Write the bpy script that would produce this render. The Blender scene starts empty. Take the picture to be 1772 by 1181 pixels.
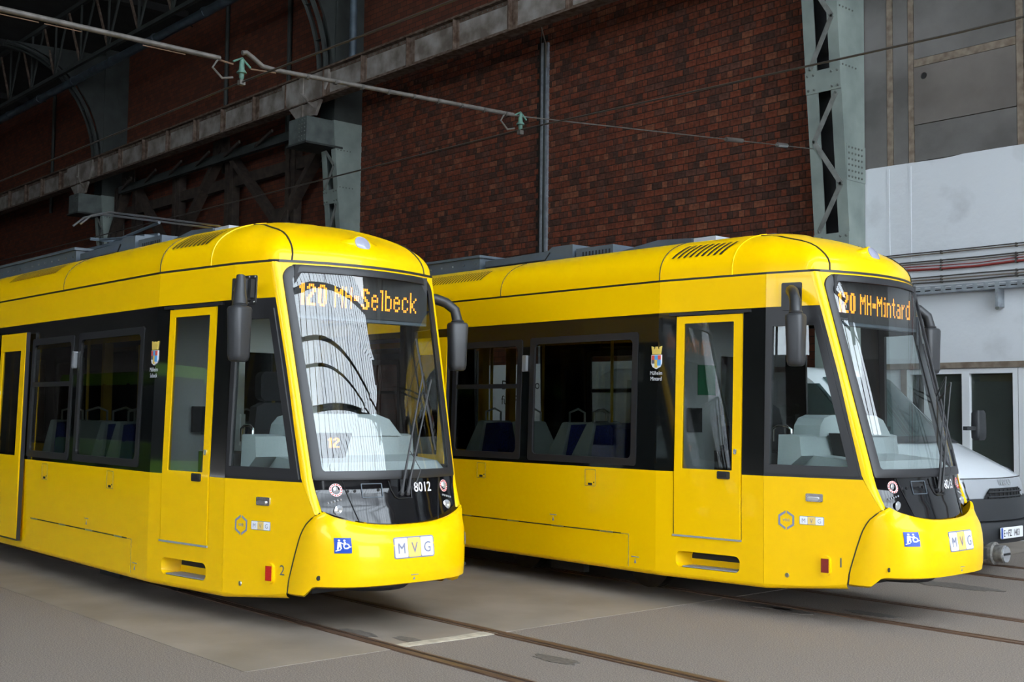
import bpy, bmesh, math, random
from mathutils import Vector, Matrix, geometry
random.seed(7)
SC = bpy.context.scene
COL = SC.collection

# ------------------------------------------------------------------ camera, sky, exposure
cam_d = bpy.data.cameras.new('camera'); cam = bpy.data.objects.new('camera', cam_d); COL.objects.link(cam)
F_PX = 2018.8
YAW, PITCH, ROLL = 0.84212, 0.060774, -0.011286
cam_d.sensor_fit = 'HORIZONTAL'; cam_d.sensor_width = 36.0; cam_d.lens = 36.0 * F_PX / 1772.0
cam_d.clip_start = 0.1; cam_d.clip_end = 400
_fw = Vector((-math.sin(YAW) * math.cos(PITCH), math.cos(YAW) * math.cos(PITCH), math.sin(PITCH)))
_r = Vector((math.cos(YAW), math.sin(YAW), 0)); _u = _r.cross(_fw)
_r2 = _r * math.cos(ROLL) - _u * math.sin(ROLL); _u2 = _r * math.sin(ROLL) + _u * math.cos(ROLL)
_m = Matrix((_r2, _u2, -_fw)).transposed().to_4x4(); _m.translation = (0, 0, 1.8)
cam.matrix_world = _m
SC.camera = cam

world = bpy.data.worlds.new('sky'); SC.world = world; world.use_nodes = True
_bg = world.node_tree.nodes['Background']
_bg.inputs['Color'].default_value = (0.86, 0.93, 1.0, 1); _bg.inputs['Strength'].default_value = 8.5
SC.view_settings.view_transform = 'Standard'; SC.view_settings.look = 'None'
SC.view_settings.gamma = 1.0; SC.view_settings.use_curve_mapping = False
SC.view_settings.exposure = 0.38
SC.cycles.max_bounces = 10; SC.cycles.transparent_max_bounces = 24; SC.cycles.diffuse_bounces = 4
SC.cycles.use_denoising = True

# ------------------------------------------------------------------ helpers
def lerp(a, b, t): return a + (b - a) * t
def itp(tab, v):
    if v <= tab[0][0]: return tab[0][1]
    for (a, x), (b, y) in zip(tab, tab[1:]):
        if v <= b: return x + (y - x) * (v - a) / (b - a)
    return tab[-1][1]

class MB:
    def __init__(s): s.v = []; s.f = []; s.mi = []; s.cm = 0
    def vert(s, *p): s.v.append(tuple(p[0]) if len(p) == 1 else tuple(p)); return len(s.v) - 1
    def face(s, *i): s.f.append(tuple(i)); s.mi.append(s.cm)
    def quad(s, a, b, c, d):
        n = len(s.v); s.v += [tuple(a), tuple(b), tuple(c), tuple(d)]; s.face(n, n+1, n+2, n+3); return s
    def box(s, x0, x1, y0, y1, z0, z1):
        n = len(s.v)
        s.v += [(x0,y0,z0),(x1,y0,z0),(x1,y1,z0),(x0,y1,z0),(x0,y0,z1),(x1,y0,z1),(x1,y1,z1),(x0,y1,z1)]
        for q in ((3,2,1,0),(4,5,6,7),(0,1,5,4),(1,2,6,5),(2,3,7,6),(3,0,4,7)): s.face(*[n+i for i in q])
        return s
    def grid(s, rows, closed=False):
        n = len(s.v); R = len(rows); K = len(rows[0])
        for r in rows: s.v += [tuple(p) for p in r]
        for i in range(R-1):
            for j in range(K if closed else K-1):
                j2 = (j+1) % K
                s.face(n+i*K+j, n+i*K+j2, n+(i+1)*K+j2, n+(i+1)*K+j)
        return s
    def tube(s, pts, r, n=8, cap=True):
        pts = [Vector(p) for p in pts]; rs = r if isinstance(r, (list, tuple)) else [r]*len(pts)
        rows = []; up = None
        for i, p in enumerate(pts):
            d = (pts[min(i+1, len(pts)-1)] - pts[max(i-1, 0)]).normalized()
            if up is None:
                up = Vector((0,0,1)) if abs(d.z) < .9 else Vector((1,0,0))
            a = d.cross(up).normalized(); b = a.cross(d).normalized(); up = b
            rows.append([p + (a*math.cos(2*math.pi*k/n) + b*math.sin(2*math.pi*k/n))*rs[i] for k in range(n)])
        m = len(s.v); s.grid(rows, True)
        if cap:
            s.face(*[m+k for k in range(n)][::-1]); s.face(*[m+(len(rows)-1)*n+k for k in range(n)])
        return s
    def lathe(s, prof, c, axis='z', n=24):
        rows = []
        for r, h in prof:
            row = []
            for k in range(n):
                a = 2*math.pi*k/n; u, v = r*math.cos(a), r*math.sin(a)
                row.append({'z': (c[0]+u, c[1]+v, c[2]+h), 'x': (c[0]+h, c[1]+u, c[2]+v), 'y': (c[0]+u, c[1]+h, c[2]+v)}[axis])
            rows.append(row)
        m = len(s.v); s.grid(rows, True)
        s.face(*[m+k for k in range(n)][::-1]); s.face(*[m+(len(rows)-1)*n+k for k in range(n)])
        return s
    def bar(s, a, b, w, t, up=(0,0,1)):
        a, b = Vector(a), Vector(b); d = (b-a).normalized(); sd = d.cross(Vector(up)).normalized(); u = sd.cross(d).normalized()
        n = len(s.v)
        for q in (a, b):
            for i, j in ((-1,-1),(1,-1),(1,1),(-1,1)): s.v.append(tuple(q + sd*(i*t/2) + u*(j*w/2)))
        for q in ((3,2,1,0),(4,5,6,7),(0,1,5,4),(1,2,6,5),(2,3,7,6),(3,0,4,7)): s.face(*[n+i for i in q])
        return s
    def prism(s, poly, fn, t0, t1, holes=()):
        """2-D polygon (with holes) -> solid between fn(u,v,t0) and fn(u,v,t1)"""
        loops = [list(poly)] + [list(h) for h in holes]
        tri = geometry.tessellate_polygon([[Vector((u, v, 0)) for u, v in l] for l in loops])
        flat = [p for l in loops for p in l]; N = len(flat); n = len(s.v)
        s.v += [tuple(fn(u, v, t1)) for u, v in flat] + [tuple(fn(u, v, t0)) for u, v in flat]
        for a, b, c in tri: s.face(n+a, n+b, n+c); s.face(n+N+c, n+N+b, n+N+a)
        o = 0
        for l in loops:
            for i in range(len(l)):
                a, b = o+i, o+(i+1) % len(l); s.face(n+a, n+b, n+N+b, n+N+a)
            o += len(l)
        return s
    def add(s, o):
        n = len(s.v); s.v += o.v
        for f in o.f: s.face(*[i+n for i in f])
        return s
    def mesh(s, name, mat, smooth=None, normals=True):
        me = bpy.data.meshes.new(name); me.from_pydata(s.v, [], s.f)
        for m in (mat if isinstance(mat, (list, tuple)) else [mat]): me.materials.append(M(m) if isinstance(m, str) else m)
        if isinstance(mat, (list, tuple)): me.polygons.foreach_set('material_index', s.mi)
        if normals:
            bm = bmesh.new(); bm.from_mesh(me); bmesh.ops.recalc_face_normals(bm, faces=bm.faces); bm.to_mesh(me); bm.free()
        if smooth is not None:
            me.polygons.foreach_set('use_smooth', [True]*len(me.polygons))
            if smooth < 180: me.set_sharp_from_angle(angle=math.radians(smooth))
        me.update(); return me
    def build(s, name, mat, parent=None, smooth=None, label=None, cat=None, group=None, kind=None, normals=True):
        return obj(name, s.mesh(name, mat, smooth, normals), parent, label, cat, group, kind)

def obj(name, data, parent=None, label=None, cat=None, group=None, kind=None):
    o = bpy.data.objects.new(name, data); COL.objects.link(o)
    if parent: o.parent = parent
    tag(o, label, cat, group, kind); return o
def tag(o, label=None, cat=None, group=None, kind=None):
    if label: o['label'] = label
    if cat: o['category'] = cat
    if group: o['group'] = group
    if kind: o['kind'] = kind
def thing(name, loc, label, cat, group=None, kind=None):
    o = obj(name, None, None, label, cat, group, kind); o.location = loc; return o
def rrect(x0, x1, z0, z1, r, n=5):
    r = min(r, (x1-x0)/2-1e-4, (z1-z0)/2-1e-4); P = []
    for cx, cz, a0 in ((x1-r, z0+r, -90), (x1-r, z1-r, 0), (x0+r, z1-r, 90), (x0+r, z0+r, 180)):
        for k in range(n+1):
            a = math.radians(a0 + 90*k/n); P.append((cx + r*math.cos(a), cz + r*math.sin(a)))
    return P
def text_mb(txt, height, fn, off=0.0, sx=1.0, align='CENTER', bold=0.0):
    """flat lettering mapped through fn(u, v, off); u centred, v from base line; height = cap height"""
    cu = bpy.data.curves.new('lettering', 'FONT'); cu.body = txt; cu.align_x = align; cu.size = 1.0; cu.fill_mode = 'FRONT'
    cu.offset = bold; cu.resolution_u = 3
    o = bpy.data.objects.new('lettering', cu); COL.objects.link(o)
    dg = bpy.context.evaluated_depsgraph_get(); me = bpy.data.meshes.new_from_object(o.evaluated_get(dg))
    b = MB(); k = height / 0.73
    b.v = [tuple(fn(v.co.x*k*sx, v.co.y*k, off)) for v in me.vertices]
    for p in me.polygons: b.face(*p.vertices)
    bpy.data.objects.remove(o); bpy.data.curves.remove(cu); bpy.data.meshes.remove(me)
    return b

# ------------------------------------------------------------------ materials
_MATS = {}
def _nodes(m):
    m.use_nodes = True; return m.node_tree.nodes, m.node_tree.links
def mat(name, col, rough=.5, metal=0., var=0., scale=4., bump=0., bscale=None, coat=0., spec=.5, col2=None, detail=4., thr=(.35,.65), stretch=None, emit=None, estr=0., rvar=0., voro=None):
    m = bpy.data.materials.new(name); N, L = _nodes(m); b = N['Principled BSDF']
    b.inputs['Roughness'].default_value = rough; b.inputs['Metallic'].default_value = metal
    b.inputs['Coat Weight'].default_value = coat; b.inputs['Coat Roughness'].default_value = .03
    b.inputs['Specular IOR Level'].default_value = spec
    b.inputs['Base Color'].default_value = (*col, 1)
    if emit: b.inputs['Emission Color'].default_value = (*emit, 1); b.inputs['Emission Strength'].default_value = estr
    if var or col2 or bump:
        tc = N.new('ShaderNodeTexCoord'); mp = N.new('ShaderNodeMapping'); L.new(tc.outputs['Object'], mp.inputs['Vector'])
        if stretch: mp.inputs['Scale'].default_value = stretch
        nz = N.new('ShaderNodeTexNoise'); nz.inputs['Scale'].default_value = scale; nz.inputs['Detail'].default_value = detail
        L.new(mp.outputs['Vector'], nz.inputs['Vector'])
        if var or col2:
            rp = N.new('ShaderNodeValToRGB'); rp.color_ramp.elements[0].position, rp.color_ramp.elements[1].position = thr
            c2 = col2 or tuple(min(1, c*(1+var)) for c in col); c1 = col if col2 else tuple(c*(1-var) for c in col)
            rp.color_ramp.elements[0].color = (*c1, 1); rp.color_ramp.elements[1].color = (*c2, 1)
            L.new(nz.outputs['Fac'], rp.inputs['Fac']); L.new(rp.outputs['Color'], b.inputs['Base Color'])
        if rvar:
            mr = N.new('ShaderNodeMapRange'); mr.inputs['To Min'].default_value = rough-rvar; mr.inputs['To Max'].default_value = rough+rvar
            L.new(nz.outputs['Fac'], mr.inputs['Value']); L.new(mr.outputs['Result'], b.inputs['Roughness'])
        if bump:
            n2 = N.new('ShaderNodeTexNoise'); n2.inputs['Scale'].default_value = bscale or scale*6; n2.inputs['Detail'].default_value = 6
            L.new(mp.outputs['Vector'], n2.inputs['Vector'])
            bp = N.new('ShaderNodeBump'); bp.inputs['Strength'].default_value = bump; bp.inputs['Distance'].default_value = .02
            L.new(n2.outputs['Fac'], bp.inputs['Height']); L.new(bp.outputs['Normal'], b.inputs['Normal'])
    _MATS[name] = m; return m
def M(name): return _MATS[name]
def glass(name, tint, refl=1.45, rough=0.0):
    m = bpy.data.materials.new(name); N, L = _nodes(m); N.remove(N['Principled BSDF']); out = N['Material Output']
    t = N.new('ShaderNodeBsdfTransparent'); t.inputs['Color'].default_value = (*tint, 1)
    g = N.new('ShaderNodeBsdfGlossy'); g.inputs['Roughness'].default_value = rough
    fr = N.new('ShaderNodeFresnel'); mx = N.new('ShaderNodeMixShader')
    ge = N.new('ShaderNodeNewGeometry'); mr = N.new('ShaderNodeMapRange')       # same reflectance from both faces of the thin pane
    mr.inputs['To Min'].default_value = refl; mr.inputs['To Max'].default_value = 1/refl
    L.new(ge.outputs['Backfacing'], mr.inputs['Value']); L.new(mr.outputs['Result'], fr.inputs['IOR'])
    L.new(fr.outputs['Fac'], mx.inputs['Fac']); L.new(t.outputs['BSDF'], mx.inputs[1]); L.new(g.outputs['BSDF'], mx.inputs[2])
    L.new(mx.outputs['Shader'], out.inputs['Surface']); _MATS[name] = m; return m

mat('yellow_paint', (.95, .565, .0), .30, coat=.22, spec=.2, bump=.012, bscale=1.3)
mat('black_gloss', (.006, .007, .007), .05, spec=.6)
mat('black_rubber', (.018, .018, .020), .42)
mat('black_matte', (.010, .010, .011), .7)
mat('hood_black', (.005, .005, .006), .06, spec=.6)
mat('mirror_plastic', (.030, .031, .034), .38, bump=.15, bscale=220)
mat('grey_sill', (.28, .29, .33), .5)
mat('roof_grey', (.075, .095, .115), .45, var=.15, scale=3)
mat('roof_light', (.42, .44, .48), .5)
mat('under_dark', (.012, .012, .012), .8, var=.4, scale=6)
mat('wheel_steel', (.05, .045, .04), .45, metal=.8, var=.3, scale=9)
mat('dash_grey', (.40, .44, .45), .6, var=.03, scale=60)
mat('cab_white', (.58, .61, .60), .6)
mat('int_dark', (.03, .03, .032), .7)
mat('int_floor', (.05, .05, .055), .8, var=.3, scale=40)
mat('int_ceiling', (.35, .36, .35), .7)
mat('seat_shell', (.36, .39, .40), .5)
mat('seat_blue', (.010, .018, .13), .85, var=.5, scale=45)
mat('seat_black', (.012, .013, .016), .85, var=.3, scale=60)
mat('pole_yellow', (.75, .45, .02), .35)
mat('chrome', (.75, .75, .76), .14, metal=1.)
mat('brushed', (.55, .55, .55), .35, metal=1.)
mat('decal_grey', (.22, .23, .34), .5)
mat('decal_dark', (.09, .09, .13), .5)
mat('decal_white', (.84, .85, .88), .4)
mat('decal_amber', (.86, .60, .16), .4)
mat('decal_blue', (.012, .065, .42), .35)
mat('decal_red', (.65, .09, .06), .4)
mat('decal_sky', (.09, .35, .72), .4)
mat('decal_gold', (.75, .55, .12), .35)
mat('reflector_red', (.55, .008, .004), .2, coat=1., var=.25, scale=160)
mat('reflector_dim', (.22, .012, .006), .25, coat=1., var=.25, scale=160)
mat('led_orange', (1, .30, .02), .5, emit=(1, .30, .012), estr=2.6)
mat('lamp_lens', (.34, .35, .44), .22, coat=.8)
mat('lamp_ring', (.75, .55, .55), .3)
mat('lamp_clear', (.55, .57, .60), .12, metal=.6)
mat('green_sign', (.01, .25, .10), .5)
mat('red_sign', (.6, .03, .02), .5)
glass('glass_front', (.82, .86, .85), 1.85)
glass('glass_cab', (.86, .90, .89), 1.48)
glass('glass_side', (.60, .63, .61), 1.46)
glass('glass_door', (.60, .62, .62), 1.62)
glass('glass_hall', (.88, .92, .95), 1.45)

mat('asphalt', (.140, .116, .098), .82, var=0, scale=95, bump=.5, bscale=140, col2=(.325, .270, .228), detail=8, thr=(.36, .68), rvar=.06)
mat('concrete_floor', (.19, .158, .128), .70, scale=1.6, bump=.10, bscale=60, col2=(.28, .235, .195), detail=8, thr=(.3, .7), rvar=.12)
mat('paint_line', (.46, .41, .33), .75, var=.22, scale=12)
mat('rail_rust', (.085, .048, .030), .5, metal=.25, scale=26, col2=(.19, .115, .075), stretch=(.15, 6, 6))
mat('rail_groove', (.035, .022, .015), .9)
for _k, _c in enumerate([(.108, .034, .020), (.138, .040, .022), (.080, .031, .021), (.055, .028, .021), (.158, .058, .032), (.090, .040, .028)]):
    mat('brick_%d' % _k, _c, .9, spec=.12, var=.22, scale=16, bump=.25, bscale=40)
mat('mortar', (.028, .024, .021), .95, spec=.1, var=.3, scale=20)
mat('steel_green', (.150, .180, .168), .62, scale=1.3, col2=(.235, .275, .25), bump=.05, bscale=18, detail=6)
mat('steel_mid', (.085, .10, .095), .65, var=.25, scale=3)
mat('oil_stain', (.125, .108, .093), .65, var=.3, scale=30)
mat('steel_lacing', (.12, .125, .115), .7, scale=6, col2=(.19, .20, .185))
mat('steel_dark', (.024, .029, .027), .65, var=.3, scale=2)
mat('steel_rust', (.055, .028, .015), .85, scale=7, col2=(.15, .11, .085), detail=8)
mat('girder_paint', (.13, .105, .085), .75, scale=2.2, col2=(.31, .285, .262), detail=8, bump=.1, bscale=25)
mat('brace_dark', (.032, .022, .016), .8, var=.4, scale=5)
mat('rivet', (.10, .11, .10), .6)
mat('concrete_wall', (.095, .09, .085), .9, spec=.2, scale=.9, col2=(.165, .157, .15), detail=9, bump=.2, bscale=14)
mat('concrete_panel', (.105, .093, .084), .9, spec=.2, scale=.8, col2=(.16, .143, .13), detail=9, bump=.2, bscale=14)
mat('joint_tan', (.13, .10, .075), .9, spec=.2, scale=8, col2=(.22, .18, .14), detail=8)
mat('white_paint', (.40, .415, .43), .8, spec=.2, scale=1.3, col2=(.565, .59, .615), detail=12, bump=.45, bscale=5, thr=(.20, .42))
mat('frame_white', (.66, .68, .70), .4)
mat('zinc', (.30, .33, .36), .45, metal=.5, var=.2, scale=9)
mat('cable_dark', (.045, .04, .036), .7)
mat('cable_tan', (.16, .13, .10), .7)
mat('cable_red', (.24, .035, .028), .6)
mat('pipe_blue', (.065, .088, .108), .5, metal=.3, var=.25, scale=3)
mat('tube_grey', (.095, .085, .076), .55, metal=.3, var=.25, scale=9)
mat('copper_green', (.055, .125, .095), .6, var=.3, scale=14)
mat('wire_dark', (.055, .046, .038), .5, metal=.4)
mat('roof_dark', (.014, .014, .014), .9, var=.3, scale=2)
mat('wall_shade', (.12, .105, .095), .9, var=.25, scale=.7)
mat('van_white', (.70, .735, .77), .3, coat=.7)
mat('van_silver', (.42, .44, .47), .35, metal=.4)
mat('van_black', (.020, .022, .025), .55, bump=.1, bscale=150)
mat('plate_white', (.80, .81, .82), .4)
mat('mullion', (.06, .07, .075), .6)
mat('black_ink', (.01, .01, .012), .5)
mat('bus_green', (.28, .62, .03), .3, coat=.6)
mat('bus_trim', (.02, .022, .022), .25)

def brick_wall_material(name):
    m = bpy.data.materials.new(name); N, L = _nodes(m); b = N['Principled BSDF']; b.inputs['Roughness'].default_value = .9; b.inputs['Specular IOR Level'].default_value = .12
    tc = N.new('ShaderNodeTexCoord'); sp = N.new('ShaderNodeSeparateXYZ'); cb = N.new('ShaderNodeCombineXYZ')
    L.new(tc.outputs['Object'], sp.inputs['Vector']); L.new(sp.outputs['X'], cb.inputs['X']); L.new(sp.outputs['Z'], cb.inputs['Y'])
    t = N.new('ShaderNodeTexBrick'); L.new(cb.outputs['Vector'], t.inputs['Vector'])
    t.inputs['Color1'].default_value = (.125, .040, .023, 1); t.inputs['Color2'].default_value = (.075, .029, .020, 1); t.inputs['Mortar'].default_value = (.03, .025, .022, 1)
    t.inputs['Scale'].default_value = 1.0; t.inputs['Mortar Size'].default_value = .007; t.inputs['Brick Width'].default_value = .26; t.inputs['Row Height'].default_value = .131
    bp = N.new('ShaderNodeBump'); bp.inputs['Strength'].default_value = .5; bp.inputs['Distance'].default_value = .02; bp.invert = True
    L.new(t.outputs['Fac'], bp.inputs['Height']); L.new(bp.outputs['Normal'], b.inputs['Normal']); L.new(t.outputs['Color'], b.inputs['Base Color'])
    _MATS[name] = m
brick_wall_material('brickwork')
SKY_ODD = 1; SKX = -2.4; GX = 10.0; GZ = 7.4
# ------------------------------------------------------------------ hall: floor, walls, roof
WY = 17.0
MB().quad((-75,-24,0),(40,-24,0),(40,17.4,0),(-75,17.4,0)).build('floor', 'asphalt', kind='structure', label='grey worn asphalt hall floor')
_sl = MB().prism([(-60, 3.95), (-7.25, 4.05), (-7.15, 17.0), (-60, 17.0)], lambda x, y, t: (x, y, t), -.05, .004)
_sl.build('floor_slab', 'concrete_floor', kind='structure', label='smoother brownish concrete floor slab under the trams')

for _sx, _sy, _r in ((-7.92, 5.45, .16), (-7.45, 5.6, .13), (-6.21, 11.9, .35), (-6.7, 9.2, .22), (-6.35, 9.15, .16), (-6.2, 6.0, .15), (-5.8, 9.6, .18)):
    _pp = [(_sx + _r*1.5*math.cos(a*math.pi/9)*random.uniform(.75, 1.15), _sy + _r*.55*math.sin(a*math.pi/9)*random.uniform(.75, 1.15)) for a in range(18)]
    MB().prism(_pp, lambda x, y, t: (x, y, t), .001, .0052).build('oil_stain', 'oil_stain', bpy.data.objects['floor'])
# brick wall behind the trams
wb = MB().box(-75, -10.9, WY, WY+.4, 0, 14.6).build('wall_back', 'brickwork', kind='structure', label='dark red brick wall of the old hall')
CO, HD = .131, .13
_bricks = []
_row = 0; _z = 3.4
while _z < 10.3:
    st = _row % 2 == 0; w = HD*2 if st else HD
    x = -11.02 - (0 if st else .065) - random.uniform(0, .01)
    while x > -25.0:
        if not (-18.2 < x < -17.86 and _z < 9.9): _bricks.append((x-w, _z, w-.013, CO-.013))
        x -= w
    _z += CO; _row += 1
_c0 = Vector((0, 0, 1.8))
def _vis(b):
    p = Vector((b[0]+b[2]/2, WY, b[1]+b[3]/2)) - _c0; z = p.dot(_fw)
    px, py = 886 + p.dot(_r2)*F_PX/z, 590.5 - p.dot(_u2)*F_PX/z
    if py > 405 or px < 640 or py < 4 or px > 1392: return 0
    return b[2]*b[3]/z/z*(px+920)
_bricks.sort(key=_vis, reverse=True)
_bm = {}
def brick_mesh(st, k):
    if (st, k) not in _bm:
        w = (HD*2 if st else HD)-.013; h = CO-.013; e = .006; b = MB(); n = 0
        b.v = [(0,0,0),(w,0,0),(w,0,h),(0,0,h),(e,-.012,e),(w-e,-.012,e),(w-e,-.012,h-e),(e,-.012,h-e)]
        for q in ((4,5,6,7),(0,1,5,4),(1,2,6,5),(2,3,7,6),(3,0,4,7)): b.face(*q)
        _bm[(st, k)] = b.mesh('brick', 'brick_%d' % k, normals=False)
    return _bm[(st, k)]
def tone(): return random.choices(range(6), (26, 24, 18, 14, 8, 10))[0]
for b in _bricks[:300]:
    o = obj('brick', brick_mesh(b[2] > .2, tone()), wb); o.location = (b[0], WY-.001+random.uniform(-.004, .003), b[1])
_rest = MB()
for x, z, w, h in _bricks[300:]:
    _rest.cm = tone(); n = len(_rest.v); e = .006; y = WY-.001+random.uniform(-.004, .003)
    _rest.v += [(x,y,z),(x+w,y,z),(x+w,y,z+h),(x,y,z+h),(x+e,y-.012,z+e),(x+w-e,y-.012,z+e),(x+w-e,y-.012,z+h-e),(x+e,y-.012,z+h-e)]
    for q in ((4,5,6,7),(0,1,5,4),(1,2,6,5),(2,3,7,6),(3,0,4,7)): _rest.face(*[n+i for i in q])
_rest.build('brick_courses', ['brick_%d' % k for k in range(6)], wb, kind='stuff', normals=False)
MB().box(-25.0, -11.0, WY-.0016, WY, 3.4, 10.3).build('mortar_bed', 'mortar', wb)

# concrete end bay with white painted base
wc = MB().box(-10.9, GX, WY+.06, WY+.4, 0, 14.6).build('wall_end_bay', 'concrete_wall', kind='structure', label='grey concrete wall bay with white painted base')
def cpanel(x0, x1, z0, z1, m='concrete_wall', y=.03): MB().box(x0, x1, WY+y, WY+.07, z0, z1).build('concrete_panel', m, wc)
cpanel(-10.9, -9.96, 5.86, 14.5); cpanel(-9.84, -9.58, 5.86, 14.5)
cpanel(-9.47, -7.82, 7.52, 14.5)
_hp = [(-9.3 + .055*math.cos(a*math.pi/8), 7.22 + .055*math.sin(a*math.pi/8)) for a in range(16)]
MB().prism([(-9.47, 6.45), (-7.82, 6.45), (-7.82, 7.38), (-9.47, 7.38)], lambda x, z, t: (x, t, z), WY+.07, WY+.015, [_hp]).build('concrete_panel', 'concrete_panel', wc)
cpanel(-9.47, -7.82, 5.86, 6.44)
cpanel(-7.70, GX, 5.86, 7.38); cpanel(-7.70, GX, 7.52, 14.5)
MB().lathe([(.05, 0), (.05, .05)], (-9.3, WY+.03, 7.22), 'y', 16).build('pipe_hole', 'black_matte', wc)
for x0, x1 in ((-9.95, -9.85), (-9.57, -9.48), (-7.81, -7.71)):
    MB().box(x0, x1, WY+.02, WY+.07, 5.84, 14.5).build('joint_strip', 'joint_tan', wc)
for x0, x1 in ((-9.47, -7.82), (-7.70, GX)):
    MB().box(x0, x1, WY+.02, WY+.07, 7.39, 7.51).build('joint_strip', 'joint_tan', wc)
# white paint coat with an uneven brushed upper edge, window opening left free
_top = [(-10.9, 5.83)]
_x = -10.9
while _x < GX-.2: _x += random.uniform(.18, .4); _top.append((min(_x, GX), 5.845 + random.uniform(-.012, .016)))
_o = [(-10.9, 0), (-9.62, 0), (-9.62, 2.54), (-7.84, 2.54), (-7.84, 0), (GX, 0)] + _top[::-1]
MB().prism(_o, lambda x, z, t: (x, t, z), WY+.08, WY+.012).build('painted_coat', 'white_paint', wc, label='white painted plaster coat')
for x in (-9.93, -9.55): MB().box(x-.02, x+.02, WY+.004, WY+.02, 3.9, 5.8).build('joint_ridge', 'white_paint', wc)

# white framed glazed door window
w1 = MB()
_ph = [[(-9.23, .12), (-8.71, .12), (-8.71, 2.46), (-9.23, 2.46)], [(-8.59, .12), (-7.92, .12), (-7.92, 2.46), (-8.59, 2.46)]]
w1.prism([(-9.62, 0), (-7.845, 0), (-7.845, 2.535), (-9.62, 2.535)], lambda x, z, t: (x, t, z), WY+.09, WY-.02, _ph + [[(-9.56, .12), (-9.33, .12), (-9.33, 2.46), (-9.56, 2.46)]])
w1 = w1.build('window_1', 'frame_white', kind='structure', label='white framed glazed window in the painted wall')
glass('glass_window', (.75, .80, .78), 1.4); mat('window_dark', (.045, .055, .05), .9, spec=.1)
for a, b in ((-9.56, -9.33), (-9.23, -8.71), (-8.59, -7.92)):
    MB().box(a, b, WY+.045, WY+.05, .12, 2.46).build('pane', 'glass_window', w1)
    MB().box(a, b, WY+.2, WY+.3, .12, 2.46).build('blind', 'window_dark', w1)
for _t, _zz, _x in (('Das Vollsortiment', 2.07, -7.96), ('für Profis', 1.73, -7.96)):
    text_mb(_t, .16, lambda u, v, o: (_x-u, WY+.19, _zz+v), 0, .95, 'LEFT').build('lettering', 'black_ink', w1, normals=False)
MB().box(-7.835, -7.0, WY-.02, WY+.02, 0, 2.53).build('door_1', 'frame_white', kind='structure', label='plain white panel door beside the window')
MB().box(-10.1, 6.0, WY-.05, WY+.015, 2.545, 2.635).build('trim_1', 'joint_tan', kind='structure', label='narrow beige ledge above the white window')
MB().box(-9.72, -9.62, WY-.03, WY+.015, 0, 2.54).build('trim_2', 'joint_tan', kind='structure')

# roof, hidden side walls and glazed gable that let the daylight in
RF = MB(); RF.prism([(WY+.4, 14.6), (-4, 19.5), (-25, 14.6), (-25, 14.9), (-4, 19.8), (WY+.4, 14.9)], lambda y, z, t: (t, y, z), -75, SKX)
RF.build('ceiling', 'roof_dark', kind='structure', label='dark pitched hall roof')
sk = thing('roof_glazing', (0, 0, 0), 'glazed roof bay with slim purlins over the gate end', 'glazing', kind='structure')
for i in range(int((GX+.3-SKX)/1.6)):
    x0 = SKX + 1.6*i
    for ya, za, yb, zb_ in ((WY+.4, 14.6, -4, 19.5), (-4, 19.5, -25, 14.6)):
        if i % 5 == SKY_ODD: MB().quad((x0, ya, za), (x0+1.6, ya, za), (x0+1.6, yb, zb_), (x0, yb, zb_)).build('pane', 'glass_hall', sk)
        else: MB().quad((x0, ya, za), (x0+1.6, ya, za), (x0+1.6, yb, zb_), (x0, yb, zb_)).build('roof_sheet', 'roof_dark', sk)
        MB().bar((x0, ya, za-.1), (x0, yb, zb_-.1), .25, .10).build('rafter', 'mullion', sk)
for y in (13, 9, 5, 1, -8, -14, -20):
    z = (14.6+(WY+.4-y)*4.9/21.4 if y > -4 else 19.5-(-4-y)*4.9/21.0) - .2
    MB().box(SKX, GX+.2, y-.06, y+.06, z-.12, z+.0).build('purlin', 'mullion', sk)
MB().box(-75.3, -75, -25, WY+.4, 0, 19.8).build('wall_far_end', 'wall_shade', kind='structure')
MB().box(-75, -12, -25.3, -25, 0, 14.8).build('wall_left_dark', 'wall_shade', kind='structure')
wg = MB().box(-12, GX, -25.3, -25, 0, 5.6).build('wall_left', 'wall_shade', kind='structure', label='hall side wall behind the viewer')
wh = MB(); wh.box(GX, GX+.4, 11.6, WY+.06, 0, GZ); wh = wh.build('wall_gable', 'brickwork', kind='structure', label='brick part of the gable end')
def gable_top(y): return 19.5 - (y+4)*4.9/21.4 if y > -4 else 19.5 - (-4-y)*4.9/21.0
for k in range(6): MB().box(GX+.05, GX+.2, -25+4.6*k, -25+4.6*k+4.5, 0, GZ-.1).build('door_%d' % (k+2), 'wall_shade', kind='structure', label='unseen closed gate leaf added to cut daylight from the gable')  # unseen leaves added to hold back daylight from the gable end
MB().box(GX+.05, GX+.2, 2.6, 11.6, 4.9, GZ-.1).build('wall_gate_blocker', 'wall_shade', kind='structure')  # unseen panel added to lower the gate opening and cut its light
# glazing of the gable: panes between slim mullions
gg = thing('gable_glazing', (GX+.1, 0, 0), 'tall glazed gable of narrow upright panes over the gates', 'glazing', kind='structure')
MB().prism([(-25, GZ), (-7, GZ), (-7, gable_top(-7)), (-25, gable_top(-25))], lambda y, z, t: (t, y, z), GX+.05, GX+.3).build('wall_gable_blocker', 'wall_shade', kind='structure')  # unseen infill added in place of panes to reduce the daylight
ys = [-7 + .6*i for i in range(52)]
for i in range(len(ys)-1):
    y0, y1 = ys[i], min(ys[i+1], WY+.3)
    if y0 > WY: break
    z0 = GZ
    MB().quad((0, y0, z0), (0, y1, z0), (0, y1, gable_top(y1)), (0, y0, gable_top(y0))).build('pane', 'glass_hall', gg)
    wd = .12 if i % 5 == 0 else .06
    MB().box(-.05, .05, y0-wd/2, y0+wd/2, z0, gable_top(y0)).build('mullion', 'mullion', gg)
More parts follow.
